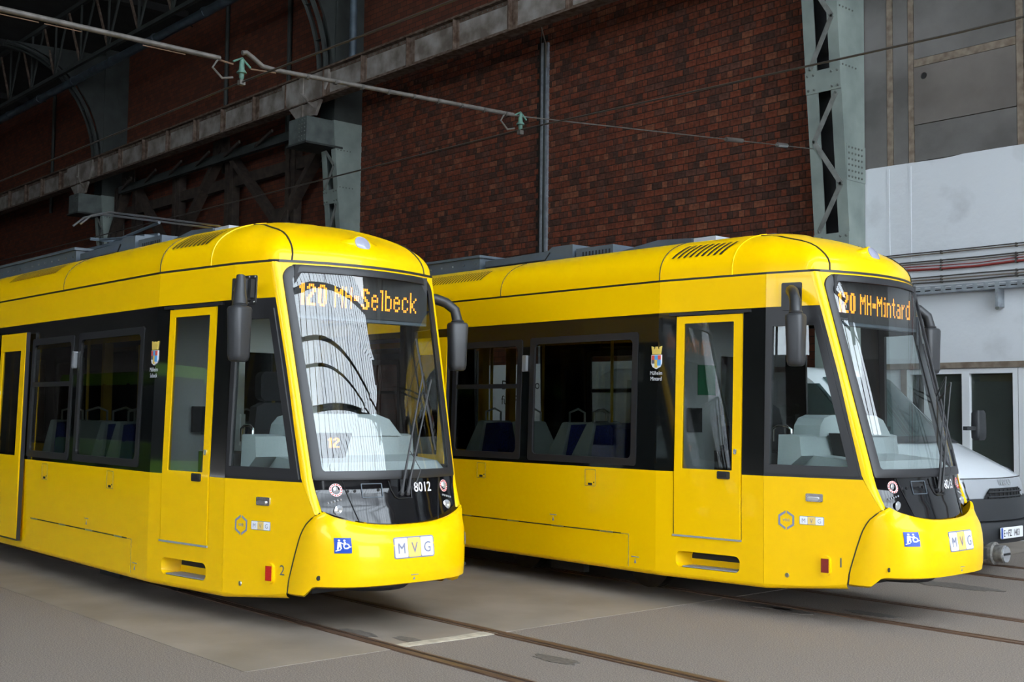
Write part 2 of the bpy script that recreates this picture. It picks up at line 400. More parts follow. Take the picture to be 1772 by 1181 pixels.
for z in (GZ, 10.6, 14.2): MB().box(-.07, .07, -7, WY, z-.07, z+.07).build('transom', 'mullion', gg)
for z0, z1, yy in ((10.6, 12.2, 0), ):
    pts = [(-.5, y, 12.4 - .010*(y-3)**2) for y in range(-7, 18)]
    MB().tube(pts, .07, 6).build('arched_beam', 'mullion', gg)
    pt2 = [(-.5, y, 11.6 - .010*(y-3)**2) for y in range(-7, 18)]
    MB().tube(pt2, .05, 6).build('arched_beam', 'mullion', gg)
    zz = []
    for k, (a, b) in enumerate(zip(pts, pt2)): zz += [a, b] if k % 2 == 0 else [b, a]
    MB().tube(zz, .025, 5).build('lattice', 'mullion', gg)
sg = thing('side_glazing', (0, -25.1, 0), 'glazed upper side wall of the hall with upright bars', 'glazing', kind='structure')
for i in range(14):
    x = -12 + 1.5*i - .1*0
    MB().quad((x, 0, 5.6), (x+1.5, 0, 5.6), (x+1.5, 0, 11.5), (x, 0, 11.5)).build('pane', 'glass_hall', sg)
    MB().box(x-.04, x+.04, -.05, .05, 5.6, 11.5).build('mullion', 'mullion', sg)
for z in (8.6,): MB().box(-12, GX, -.07, .07, z-.06, z+.06).build('transom', 'mullion', sg)
MB().box(-12, GX, -25.3, -25, 11.5, 14.8).build('wall_left_upper', 'wall_shade', kind='structure')

# ------------------------------------------------------------------ rails
def rail(y, x0, x1, lab, side):
    t = thing('rail', (x0, y, 0), lab, 'rail', 'tram rails let into the floor'); L = x1-x0
    MB().box(0, L, -.03, .03, -.02, .012).build('rail_head', 'rail_rust', t)
    MB().box(0, L, *sorted((side*.03, side*.066)), -.02, .0058).build('groove', 'rail_groove', t)
    MB().box(0, L, *sorted((side*.066, side*.088)), -.02, .011).build('guard_lip', 'rail_rust', t)
T1, T2, T3 = 5.83, 9.84, 13.45
rail(T1-.53, -50, 20, 'rusty rail nearest the camera, under the left tram', 1)
rail(T1+.53, -50, 20, 'second rusty rail from the camera, on the far side of the left tram', -1)
rail(T2-.53, -50, 20, 'near rail of the track under the right tram', 1)
rail(T2+.53, -50, 20, 'far rail of the track under the right tram', -1)
rail(T3-.53, -50, 20, 'near rail of the track under the white van', 1)
rail(T3+.53, -50, 20, 'far rail of the track under the white van', -1)
_fl = MB(); _fl.prism([(-7.36, T1-.44), (-7.24, T1-.44), (-7.20, T1+.10), (-7.20, T1+.48), (-7.34, T1+.48), (-7.33, T1+.1)], lambda x, y, t: (x, y, t), .003, .008)
_fl.build('floor_bar', 'paint_line', label='short pale bar across the near track between its rails', cat='floor bar')

# ------------------------------------------------------------------ riveted columns
def lattice_column(xr, lab, top=14.4, far=False):
    """xr = right (+x) face; front face leans into the hall with height"""
    t = thing('steel_column', (xr, WY, 0), lab, 'column', 'riveted lattice columns along the brick wall')
    m = 'steel_green'; W = .66
    yf = lambda z: -(.46 + max(0, z-4.8)*.090) if z < 9.2 else -(.856 + (z-9.2)*.06)
    if far: top = 9.2
    zs = [0, 2, 4.8, 6.1, 7.0, 9.2] + ([] if far else [top])
    g = MB(); rows = [[(0, yf(z), z), (0, .0, z)] for z in zs]; rows2 = [[(-.015, yf(z), z), (-.015, .0, z)] for z in zs]
    n = MB(); n.grid(rows); n.grid(rows2)
    for a, b in zip(zs, zs[1:]): n.quad((0, yf(a), a), (-.015, yf(a), a), (-.015, yf(b), b), (0, yf(b), b))
    n.build('web_plate', m, t)
    MB().grid([[(-W, yf(z), z), (-W, 0, z)] for z in zs]).build('web_plate', m, t)
    for x0, x1 in ((-W, -W+.22), (-.20, .0)):
        b = MB(); b.grid([[(x0, yf(z)-.012, z), (x1, yf(z)-.012, z), (x1, yf(z), z), (x0, yf(z), z)] for z in zs], True); b.build('flange', m, t)
    MB().grid([[(-W+.02, yf(z)+.32, z), (-.02, yf(z)+.32, z)] for z in zs]).build('gap_shade', 'black_matte', t)  # black sheet stands in for the shaded hollow behind the lacing
    # lacing bars and batten plates
    bz = [1.9, 4.42, 7.10, 9.9, 12.7]; HB = .36
    for q, z0 in enumerate(bz):
        if z0 + HB > top: break
        b = MB(); z1 = z0+HB
        b.grid([[(-W, yf(z)-.014, z), (0, yf(z)-.014, z), (0, yf(z)-.030, z), (-W, yf(z)-.030, z)] for z in (z0, z1)], True)
        b.face(0, 1, 2, 3); b.face(4, 5, 6, 7); b.build('batten_plate', m, t)
        for rx in (-W+.05, -W+.16, -.16, -.05):
            for rz in (.06, HB-.06): MB().lathe([(.024, 0), (.015, -.02)], (rx, yf(z0+rz)-.030, z0+rz), 'y', 7).build('rivet', 'rivet', t)
        nx = min(bz[q+1] if q+1 < len(bz) else 99, top)
        step = (nx - z1 - .1)/3; L_, R_ = -W+.10, -.10
        for k in range(3):
            a0, a1 = (L_, R_) if k % 2 == 0 else (R_, L_); za, zc = z1+.05+k*step, z1+.05+(k+1)*step
            if zc > top: break
            MB().bar((a0, yf(za)-.024, za), (a1, yf(zc)-.024, zc), .012, .085, up=(0, 1, 0)).build('lacing_bar', 'steel_lacing', t)
            for qx, qz in ((a0, za), (a1, zc)): MB().lathe([(.028, 0), (.018, -.022)], (qx, yf(qz)-.03, qz), 'y', 8).build('rivet', 'rivet', t)
    if far:
        MB().box(-W, 0, yf(9.2), 0, 9.2, 14.4).build('upper_column', 'steel_dark', t)  # dark green plates, colour deepened for the gloom under the roof
    # riveted splice plate on the right face
    MB().box(0, .014, yf(6.0)+.02, -.005, 5.62, 6.22).build('splice_plate', m, t)
    for i in range(5):
        for j in range(6): MB().lathe([(.021, 0), (.013, .018)], (.014, yf(6)+.07+i*.095, 5.68+j*.096), 'x', 6).build('rivet', 'rivet', t)
    for zz in (7.5, 4.55, 8.45):
        for i in range(5): MB().lathe([(.018, 0), (.012, .016)], (.0, yf(zz)+.06+i*.095, zz), 'x', 6).build('rivet', 'rivet', t)
    return t
c1 = lattice_column(-10.35, 'pale green riveted steel column between brick wall and white wall')
c2 = lattice_column(-25.0, 'riveted steel column rising behind the left tram roof', far=True)
c3 = lattice_column(-39.7, 'dim riveted steel column farthest along the brick wall', far=True)
# portal knees: curved perforated flange above the crane girder, colour darkened for the gloom there
for c, xr in ((c2, -25.0), (c3, -39.7)):
    b = MB(); pts = []
    for k in range(13):
        a = k/12*math.pi/2; pts.append((-.60, -(.95 + 3.2*(1-math.cos(a))), 10.4 + 3.6*math.sin(a)))
    for q in (-.60, -.28):
        MB().tube([(q, p[1], p[2]) for p in pts], .07, 6).build('curved_flange', 'steel_dark', c)
    for k in range(0, 12, 2):
        p, n = pts[k], pts[k+1]; MB().bar((-.60, p[1], p[2]), (-.28, p[1], p[2]), .12, .02, up=(0, 1, 0)).build('knee_batten', 'steel_dark', c)
    w = MB(); w.prism([(-.05, 10.3)] + [(p[1]+.05, p[2]) for p in pts] + [(-.05, 14.2)], lambda y, z, t: (t, y, z), -.12, -.05)
    w.build('knee_web', 'steel_dark', c)

# ------------------------------------------------------------------ crane girder
cg = thing('crane_girder', (-60, 15.6, 9.58), 'long riveted crane girder with peeling pale paint and rust', 'girder')
MB().box(0, 69.5, -.02, .02, 0, .70).build('web', 'girder_paint', cg)
MB().box(0, 69.5, -.16, .16, .68, .71).build('top_flange', 'steel_rust', cg)
MB().box(0, 69.5, -.16, .16, -.03, .0).build('bottom_flange', 'steel_rust', cg)
MB().box(0, 69.5, -.035, -.02, .60, .68).build('flange_angle', 'steel_rust', cg); MB().box(0, 69.5, -.035, -.02, 0, .09).build('flange_angle', 'steel_rust', cg)
MB().box(0, 69.5, -.03, .03, .71, .80).build('crane_rail', 'steel_rust', cg)
x = .55; k = 0
while x < 68:
    wdt = .16 if k % 2 else .30
    MB().box(x, x+wdt, -.05, -.02, 0, .68).build('stiffener', 'steel_rust', cg)
    MB().box(x+wdt*.4, x+wdt*.5, -.14, -.03, 0, .68).build('stiffener_rib', 'steel_rust', cg)
    for zz in (.12, .24, .36, .48, .60):
        MB().lathe([(.02, 0), (.014, -.018)], (x+.05, -.05, zz), 'y', 6).build('rivet', 'rivet', cg)
    x += 1.74; k += 1
_rv = MB()
for i in range(300): 
    for zz in (.045, .64): _rv.lathe([(.016, 0), (.011, -.014)], (22+i*.16, -.035, zz), 'y', 5)
_rv.build('rivet_rows', 'rivet', cg, kind='stuff')
for xr in (-25.0, -39.7):      # brackets that carry the girder on the columns
    bx = xr+60-.33
    b = MB(); b.prism([(-1.2, .7), (1.0, .7), (1.0, .42), (.42, -.38), (-.42, -.38), (-1.2, .30)], lambda x, z, t: (bx+x, t, z), -.10, -.02); b.build('gusset_plate', 'girder_paint', cg)
    MB().box(bx-.30, bx-.12, -.13, -.10, -.38, .72).build('gusset_angle', 'girder_paint', cg)
    MB().bar((bx-.15, -.12, .25), (bx+.45, -.12, -.22), .12, .03, up=(0, 1, 0)).build('gusset_angle', 'girder_paint', cg)
    MB().box(bx-.55, bx+.30, -.25, .75, -1.05, -.40).build('console', 'steel_mid', cg)
    MB().box(bx-.6, bx+.36, -.3, .8, -1.10, -1.05).build('console_plate', 'steel_dark', cg)
    for i in range(3):
        for j in range(6): MB().lathe([(.02, 0), (.014, -.018)], (bx-.05+i*.13, -.25, -.98+j*.1), 'y', 6).build('rivet', 'rivet', cg)
# wind bracing behind the girder
wbz = thing('wind_brace', (-38.4, 16.28, 9.2), 'dark horizontal bracing behind the crane girder', 'bracing')
MB().box(0, 11.3, -.08, .08, -.12, .12).build('chord', 'steel_dark', wbz)
for i in range(6): MB().bar((i*1.8+.2, -.05, .0), (i*1.8+1.8, -.42, .12), .08, .05).build('brace_bar', 'brace_dark', wbz)

# dark trussed frame against the wall, left of the middle column
tf = thing('trussed_frame', (-31.6, 16.75, 0), 'dark brown trussed frame against the brick wall under the girder', 'frame')
for x, w in ((-6.4, .42), (-3.3, .5), (.2, .5), (3.7, .5), (-8.0, .4)): MB().box(x-w/2, x-.06, -.14, .1, 0, 9.5).build('post', 'brace_dark', tf); MB().box(x+.06, x+w/2, -.14, .1, 0, 9.5).build('post', 'brace_dark', tf)
for a, b in (((0, 9.6), (-3.0, 6.9)), ((.1, 9.6), (3.2, 7.0)), ((3.5, 7.0), (5.5, 8.8)), ((-6.5, 9.6), (-3.6, 6.9)), ((-6.7, 9.6), (-8.4, 7.2))):
    MB().bar((a[0], -.2, a[1]), (b[0], -.2, b[1]), .30, .16, up=(0, 1, 0)).build('diagonal', 'brace_dark', tf)
for x, z in ((0, 9.5), (3.4, 7.0), (-3.3, 6.9), (-6.6, 9.5)): MB().box(x-.5, x+.5, -.32, -.28, z-.35, z+.35).build('gusset_plate', 'brace_dark', tf)
for z in (8.55, 6.2): MB().box(-8, 6.1, -.1, .12, z-.16, z+.16).build('rail_beam', 'brace_dark', tf)

# ------------------------------------------------------------------ services on the walls
duct = thing('wall_conduit', (-18.02, WY, 0), 'grey upright cable conduit on the brick wall', 'conduit')
MB().box(-.09, .04, -.10, 0, 0, 9.75).build('casing', 'steel_dark', duct); MB().box(.045, .10, -.07, 0, 0, 9.75).build('casing', 'zinc', duct)
MB().box(-.06, .0, -.112, -.10, 0, 9.75).build('cover_strip', 'zinc', duct)
MB().tube([(-.12, -.06, 7.2), (-.12, -.06, 9.6), (-.06, -.1, 10.1), (0, -.3, 10.5)], .012, 6).build('cable', 'cable_dark', duct)
MB().tube([(.06, -.08, 9.2), (.07, -.1, 9.7), (.02, -.2, 10.1), (-.02, -.3, 10.5)], .012, 6).build('cable', 'cable_tan', duct)
for i, (x, z0, z1, lab) in enumerate(((-32.3, 9, 14.4, 'thin upright pipe on the dark brick wall'), (-28.6, 9, 14.4, 'thin upright pipe left of the middle column'), (-46.6, 9.5, 14.3, 'thin upright pipe far along the dark wall'))):
    MB().tube([(x, WY-.08, z0), (x, WY-.08, z1)], .07, 8).build('wall_pipe', 'steel_dark', None, 60, lab, 'pipe', 'upright pipes on the dark wall')
MB().tube([(-24.3, 16.2, 10.4), (-24.3, 16.2, 14.4)], .10, 10).build('downpipe', 'pipe_blue', None, 60, 'grey downpipe right of the middle column above the girder', 'pipe')
rp = thing('roof_pipe', (-60, 15.0, 13.0), 'long blue-grey pipe hung under the roof', 'pipe')
MB().tube([(0, 0, 0), (48, 0, -.02)], .13, 14).build('pipe_run', 'pipe_blue', rp, 60)
for i in range(15): MB().lathe([(.15, -.06), (.15, .06)], (1.2+3.2*i, 0, 0), 'x', 14).build('sleeve', 'pipe_blue', rp, 40)
for i in range(8): MB().tube([(4+6*i, 0, .14), (4+6*i, .25, .3), (3.6+6*i, .8, .35)], .02, 6).build('hanger', 'steel_dark', rp)
# lattice purlin under the roof
lp = thing('roof_truss', (-60, 14.2, 12.9), 'dark lattice roof truss above the pipe', 'truss')
MB().box(0, 50, -.06, .06, -.07, .05).build('bottom_chord', 'steel_dark', lp); MB().box(0, 50, -.06, .06, 1.9, 2.04).build('top_chord', 'steel_dark', lp)
for i in range(22):
    x = 1+2.2*i
    MB().bar((x, 0, 0), (x, 0, 1.95), .08, .05, up=(1, 0, 0)).build('upright', 'steel_dark', lp)
    MB().bar((x, 0, 0), (x+1.1, 0, 1.95), .08, .05).build('web_bar', 'steel_dark', lp); MB().bar((x+1.1, 0, 1.95), (x+2.2, 0, 0), .08, .05).build('web_bar', 'steel_rust', lp)
for i in range(7):
    xx = -57+7.3*i
    MB().box(xx-.15, xx+.15, -20, WY-.1, 14.5, 14.75).build('roof_beam', 'roof_dark', None, None, 'dark cross beam under the hall roof', 'beam', 'cross beams under the roof')

# cable runs on the white wall
def cable(z, r, m, lab, sag=.0, n=24, x0=-10.2, x1=4):
    pts = [(lerp(x0, x1, i/n), WY-.03, z + sag*math.sin(i*1.7)*.5 + random.uniform(-.004, .004)) for i in range(n+1)]
    c = MB().tube(pts, r, 6).build('cable', m, None, 60, lab, 'cable', 'cables clipped to the white wall')
    for i in range(2, n, 2): MB().box(pts[i][0]-.012, pts[i][0]+.012, WY-.03-r*1.3, WY+.008, pts[i][2]-r*1.25, pts[i][2]+r*1.25).build('cable_clip', 'cable_dark', c)
cable(4.375, .010, 'cable_dark', 'topmost thin dark cable on the white wall'); cable(4.345, .010, 'cable_tan', 'second thin cable from the top on the white wall')
cable(4.235, .012, 'cable_dark', 'third dark cable down on the white wall', .01); cable(4.20, .010, 'cable_tan', 'thin tan cable just above the red cables on the white wall', .01)
cable(4.155, .009, 'cable_red', 'thinner red cable on the white wall', .03); cable(4.105, .020, 'cable_red', 'thicker red cable on the white wall', .03)
cable(3.985, .012, 'cable_dark', 'upper dark cable above the perforated tray', .004); cable(3.94, .012, 'cable_tan', 'middle tan cable above the perforated tray', .004); cable(3.895, .012, 'cable_dark', 'lowest dark cable above the perforated tray', .004)
ct = thing('cable_tray', (-9.5, WY, 3.71), 'perforated grey metal cable tray on the white wall', 'cable tray')
_h = [rrect(.12+i*.17, .22+i*.17, z, z+.018, .008, 2) for i in range(68) for z in (.030, .070)]
MB().prism([(0, 0), (12, 0), (12, .11), (0, .11)], lambda x, z, t: (x, t, z), -.19, -.186, _h).build('perforated_side', 'zinc', ct)
MB().box(0, 12, -.185, 0, 0, .004).build('tray_floor', 'zinc', ct)
MB().box(0, 12, -.05, -.02, .01, .09).build('cable_bundle', 'black_matte', ct)
for i in range(6): MB().box(1.42+i*2, 1.46+i*2, -.2, .01, -.27, .0).build('bracket', 'zinc', ct); MB().lathe([(.03, 0), (.03, .02)], (1.44+i*2, -.19, -.29), 'y', 8).build('bracket_end', 'rivet', ct)

bn = thing('banner', (-19.2, 16.45, .9), 'white printed banner board standing behind the right tram', 'banner')
MB().box(0, 4.4, 0, .04, 0, 1.9).build('board', 'decal_white', bn)
for _t, _zz in (('Das Vollsortiment', 1.38), ('für Profis', 1.06)): text_mb(_t, .20, lambda u, v, o: (.45+u, -.004, _zz+v), 0, 1.0, 'LEFT').build('lettering', 'black_ink', bn, normals=False)
for x in (.3, 4.1): MB().box(x-.03, x+.03, .04, .10, -.9, 1.9).build('post', 'zinc', bn)

# ------------------------------------------------------------------ overhead line
XT = -10.8
for k, (y, z, nm) in enumerate(((T1, 5.36, 'over the left tram'), (9.74, 5.50, 'over the right tram'))):
    t = thing('insulator', (XT, y, z), 'green weathered bell insulator on the cross tube ' + nm, 'insulator')
    MB().lathe([(.016, .07), (.026, .04), (.029, -.035), (.052, -.066), (.052, -.075), (.028, -.08), (.026, -.12), (.012, -.15)], (0, 0, 0), 'z', 16).build('bell', 'copper_green', t, 50)
    MB().tube([(0, -.10, .03), (0, 0, .085), (0, .10, .0)], .012, 6).build('yoke', 'copper_green', t)
    MB().tube([(0, -.27, .02), (0, -.33, -.08), (-.0, -.22, -.17), (0, -.1, -.14)], .012, 6).build('hook', 'tube_grey', t)
    MB().box(-.03, .03, -.03, .03, -.20, -.15).build('wire_clamp', 'tube_grey', t)
tb = thing('cross_tube', (XT, 0, 0), 'grey insulated cross tube with copper wire over both trams', 'tube')
MB().tube([(0, -6, 5.30), (0, 3.4, 5.38), (0, T1-.25, 5.39)], .028, 8).build('tube', 'tube_grey', tb, 60)
MB().tube([(0, T1-.0, 5.50), (0, T1+.05, 5.515), (0, T1+.14, 5.47), (0, T1+.24, 5.41), (0, T1+.4, 5.40), (0, 9.62, 5.53)], .026, 8).build('tube', 'tube_grey', tb, 60)
MB().tube([(0, T1-.3, 5.375), (0, T1-.1, 5.36)], .010, 6).build('wire', 'rail_rust', tb); MB().tube([(0, T1+.1, 5.35), (0, T1+.4, 5.37)], .008, 6).build('wire', 'rail_rust', tb)
MB().tube([(0, 9.6, 5.52), (0, 16.2, 6.15)], .008, 6).build('wire', 'tube_grey', tb)
MB().tube([(0, 13.9, 5.93), (0, 14.3, 5.97)], .035, 8).build('tensioner', 'tube_grey', tb, 60); MB().tube([(0, 15.2, 6.055), (0, 15.45, 6.08)], .04, 8).build('tensioner', 'brushed', tb, 60)
for i in range(9): MB().tube([(0, 6.6+i*.36, 5.405+.0395*i*.36), (0, 6.63+i*.36, 5.407+.0395*i*.36)], .032, 8).build('tie_band', 'cable_dark', tb)
for _a, _b in ((2.0, 3.75), (3.8, 4.15), (4.75, 5.2)): MB().tube([(0, _a, 5.37+.0085*(_a-3.4)-.038), (0, _b, 5.37+.0085*(_b-3.4)-.038)], .005, 5).build('wire', 'rail_rust', tb)
MB().tube([(-40, T1, 5.20), (XT, T1, 5.19), (6, T1, 4.98), (20, T1, 4.95)], .011, 6).build('contact_wire', 'wire_dark', None, 60, 'contact wire above the left tram', 'wire', 'contact wires')
MB().tube([(-40, 9.74, 5.46), (XT, 9.74, 5.36), (-5, 9.74, 5.22), (20, 9.74, 5.15)], .011, 6).build('contact_wire', 'wire_dark', None, 60, 'contact wire above the right tram', 'wire', 'contact wires')
# ------------------------------------------------------------------ trams (local: x forward, y across, z up; x = 0 at the bumper)
def lean(z): return .045*max(0, min(1.05, (z-1.2)/1.8))
def wp(x):
    if x <= -2.5: return 1.15
    if x <= -1.35: return lerp(1.15, 1.005, (x+2.5)/1.15)
    return 1.005 - (x+1.35)*.2529
def SP(side): return lambda x, z, t: (x, side*(wp(x)-lean(z)+t), z)
PX = [(.95, -.325), (.97, -.335), (1.215, -.482), (1.655, -.588), (2.128, -.696), (2.734, -.86), (3.05, -.95)]
XC = [(.80, -.135), (.865, -.150), (1.0, -.198), (1.15, -.245), (1.235, -.258), (3.066, -.71), (3.3, -.77)]
def FX(y, z): return itp(XC, z) - .29*y*y
def WW(z): return itp([(.97, .685), (1.235, .728), (2.9, .785), (3.06, .80)], z)
XFc = [(.33, -.06), (.40, -.014), (.47, 0), (.62, 0), (.72, -.010), (.80, -.036), (.85, -.072), (.90, -.115), (.985, -.17)]
XSd = [(.30, -.605), (.425, -.592), (.624, -.534), (.771, -.486), (.866, -.436), (.945, -.347), (.985, -.285)]
AWd = [(.30, .818), (.425, .813), (.624, .799), (.771, .787), (.866, .774), (.945, .75), (.985, .705)]
def BX(y, z):
    r = min(1, abs(y)/itp(AWd, z)); f = itp(XFc, z); return f - (f-itp(XSd, z))*(1-max(0, 1-r**3.2)**(1/2.2))
def bump_pt(ph, z):
    f, s, a = itp(XFc, z), itp(XSd, z), itp(AWd, z); sn, cs = math.sin(ph), math.cos(ph)
    return (f - (f-s)*(1-abs(cs)**.909), a*math.copysign(abs(sn)**.625, sn), z)
def hood_z(t): return .865 + .12*min(1, abs(t))**2.5
def ring_path(hb, ht, z0, z1, rb, rt, n=8):
    """closed front-view path (y, z): narrower bottom, rounder top"""
    P = []
    hw = lambda z: lerp(hb, ht, (z-z0)/(z1-z0))
    def arc(cx, cz, r, a0, a1):
        for k in range(n+1):
            a = math.radians(lerp(a0, a1, k/n)); P.append((cx+r*math.cos(a), cz+r*math.sin(a)))
    def line(p, q, m):
        for k in range(1, m): P.append((lerp(p[0], q[0], k/m), lerp(p[1], q[1], k/m)))
    A = (hb-rb, z0+rb); B = (ht-rt, z1-rt)
    arc(A[0], A[1], rb, -90, 0); line((hw(z0+rb), z0+rb), (ht, z1-rt), 12)
    arc(B[0], B[1], rt, 0, 90); line((ht-rt, z1), (-ht+rt, z1), 16)
    arc(-B[0], B[1], rt, 90, 180); line((-ht, z1-rt), (-hb, z0+rb), 12)
    arc(-A[0], A[1], rb, 180, 270); line((-hb+rb, z0), (hb-rb, z0), 16)
    return P
GL = {'1': ['.##','###','.##','.##','.##','.##','.##','.##'], '2': ['.###.','##.##','...##','..##.','.##..','##...','##...','#####'],
 '0': ['.###.','##.##','##.##','##.##','##.##','##.##','##.##','.###.'], 'M': ['#...#','##.##','#####','#.#.#','#...#','#...#','#...#','#...#'],
 'H': ['#..#','#..#','#..#','####','#..#','#..#','#..#','#..#'], '-': ['...','...','...','###','###','...','...','...'],
 'S': ['.###.','##.##','##...','.##..','..##.','...##','##.##','.###.'], 'e': ['....','....','.##.','#..#','####','#...','#..#','.##.'],
 'l': ['##','.#','.#','.#','.#','.#','.#','.#'], 'b': ['#...','#...','###.','#..#','#..#','#..#','#..#','###.'],
 'c': ['....','....','.##.','#..#','#...','#...','#..#','.##.'], 'k': ['#...','#...','#..#','#.#.','##..','##..','#.#.','#..#'],
 'i': ['.#','..','##','.#','.#','.#','.#','##'], 'n': ['....','....','###.','#..#','#..#','#..#','#..#','#..#'],
 't': ['.#.','.#.','###','.#.','.#.','.#.','.#.','..#'], 'a': ['....','....','.##.','...#','.###','#..#','#..#','.###'],
 'r': ['...','...','#.#','##.','#..','#..','#..','#..'], 'd': ['...#','...#','.###','#..#','#..#','#..#','#..#','.###'],
 ' ': ['..']*8, '9': ['.###.','##.##','##.##','.####','...##','...##','##.##','.###.'], '4': ['...#.','..##.','.#.#.','#..#.','#####','...#.','...#.','...#.']}
def led_mb(txt, y0, z0, x, wtot, htot):
    cols = sum(len(GL[c][0])+1 for c in txt)-1; dw = wtot/cols; dh = htot/8; b = MB(); u = 0
    for c in txt:
        g = GL[c]
        for r in range(8):
            for k, ch in enumerate(g[r]):
                if ch == '#':
                    for h in (0, 1):
                        ya = y0+(u+k)*dw; za = z0+htot-(r+1)*dh+h*dh/2
                        b.quad((x, ya+dw*.10, za+dh*.06), (x, ya+dw*.82, za+dh*.06), (x, ya+dw*.82, za+dh*.42), (x, ya+dw*.10, za+dh*.42))
        u += len(g[0])+1
    return b
def logo(parent, fn, w, h, big=True):
    """three-cell lettered plate, fn(u, v, off) maps centred plate coordinates"""
    lg = MB().prism(rrect(-w/2, w/2, -h/2, h/2, h*.12, 3), fn, -.001, .003).build('logo_plate', 'decal_grey', parent)
    e = h*.055; cw = (w-2*e)/3
    for k, m in enumerate(('decal_white', 'decal_amber', 'decal_white')):
        x0 = -w/2+e+k*cw
        MB().prism(rrect(x0+e*.25, x0+cw-e*.25, -h/2+e, h/2-e, h*.06, 2), fn, .002, .0045).build('logo_cell', m, lg)
        text_mb('MVG'[k], h*.52, lambda u, v, o: fn(u+x0+cw/2, v-h*.26, o), .006, .86).build('letter', 'decal_grey', lg, normals=False)

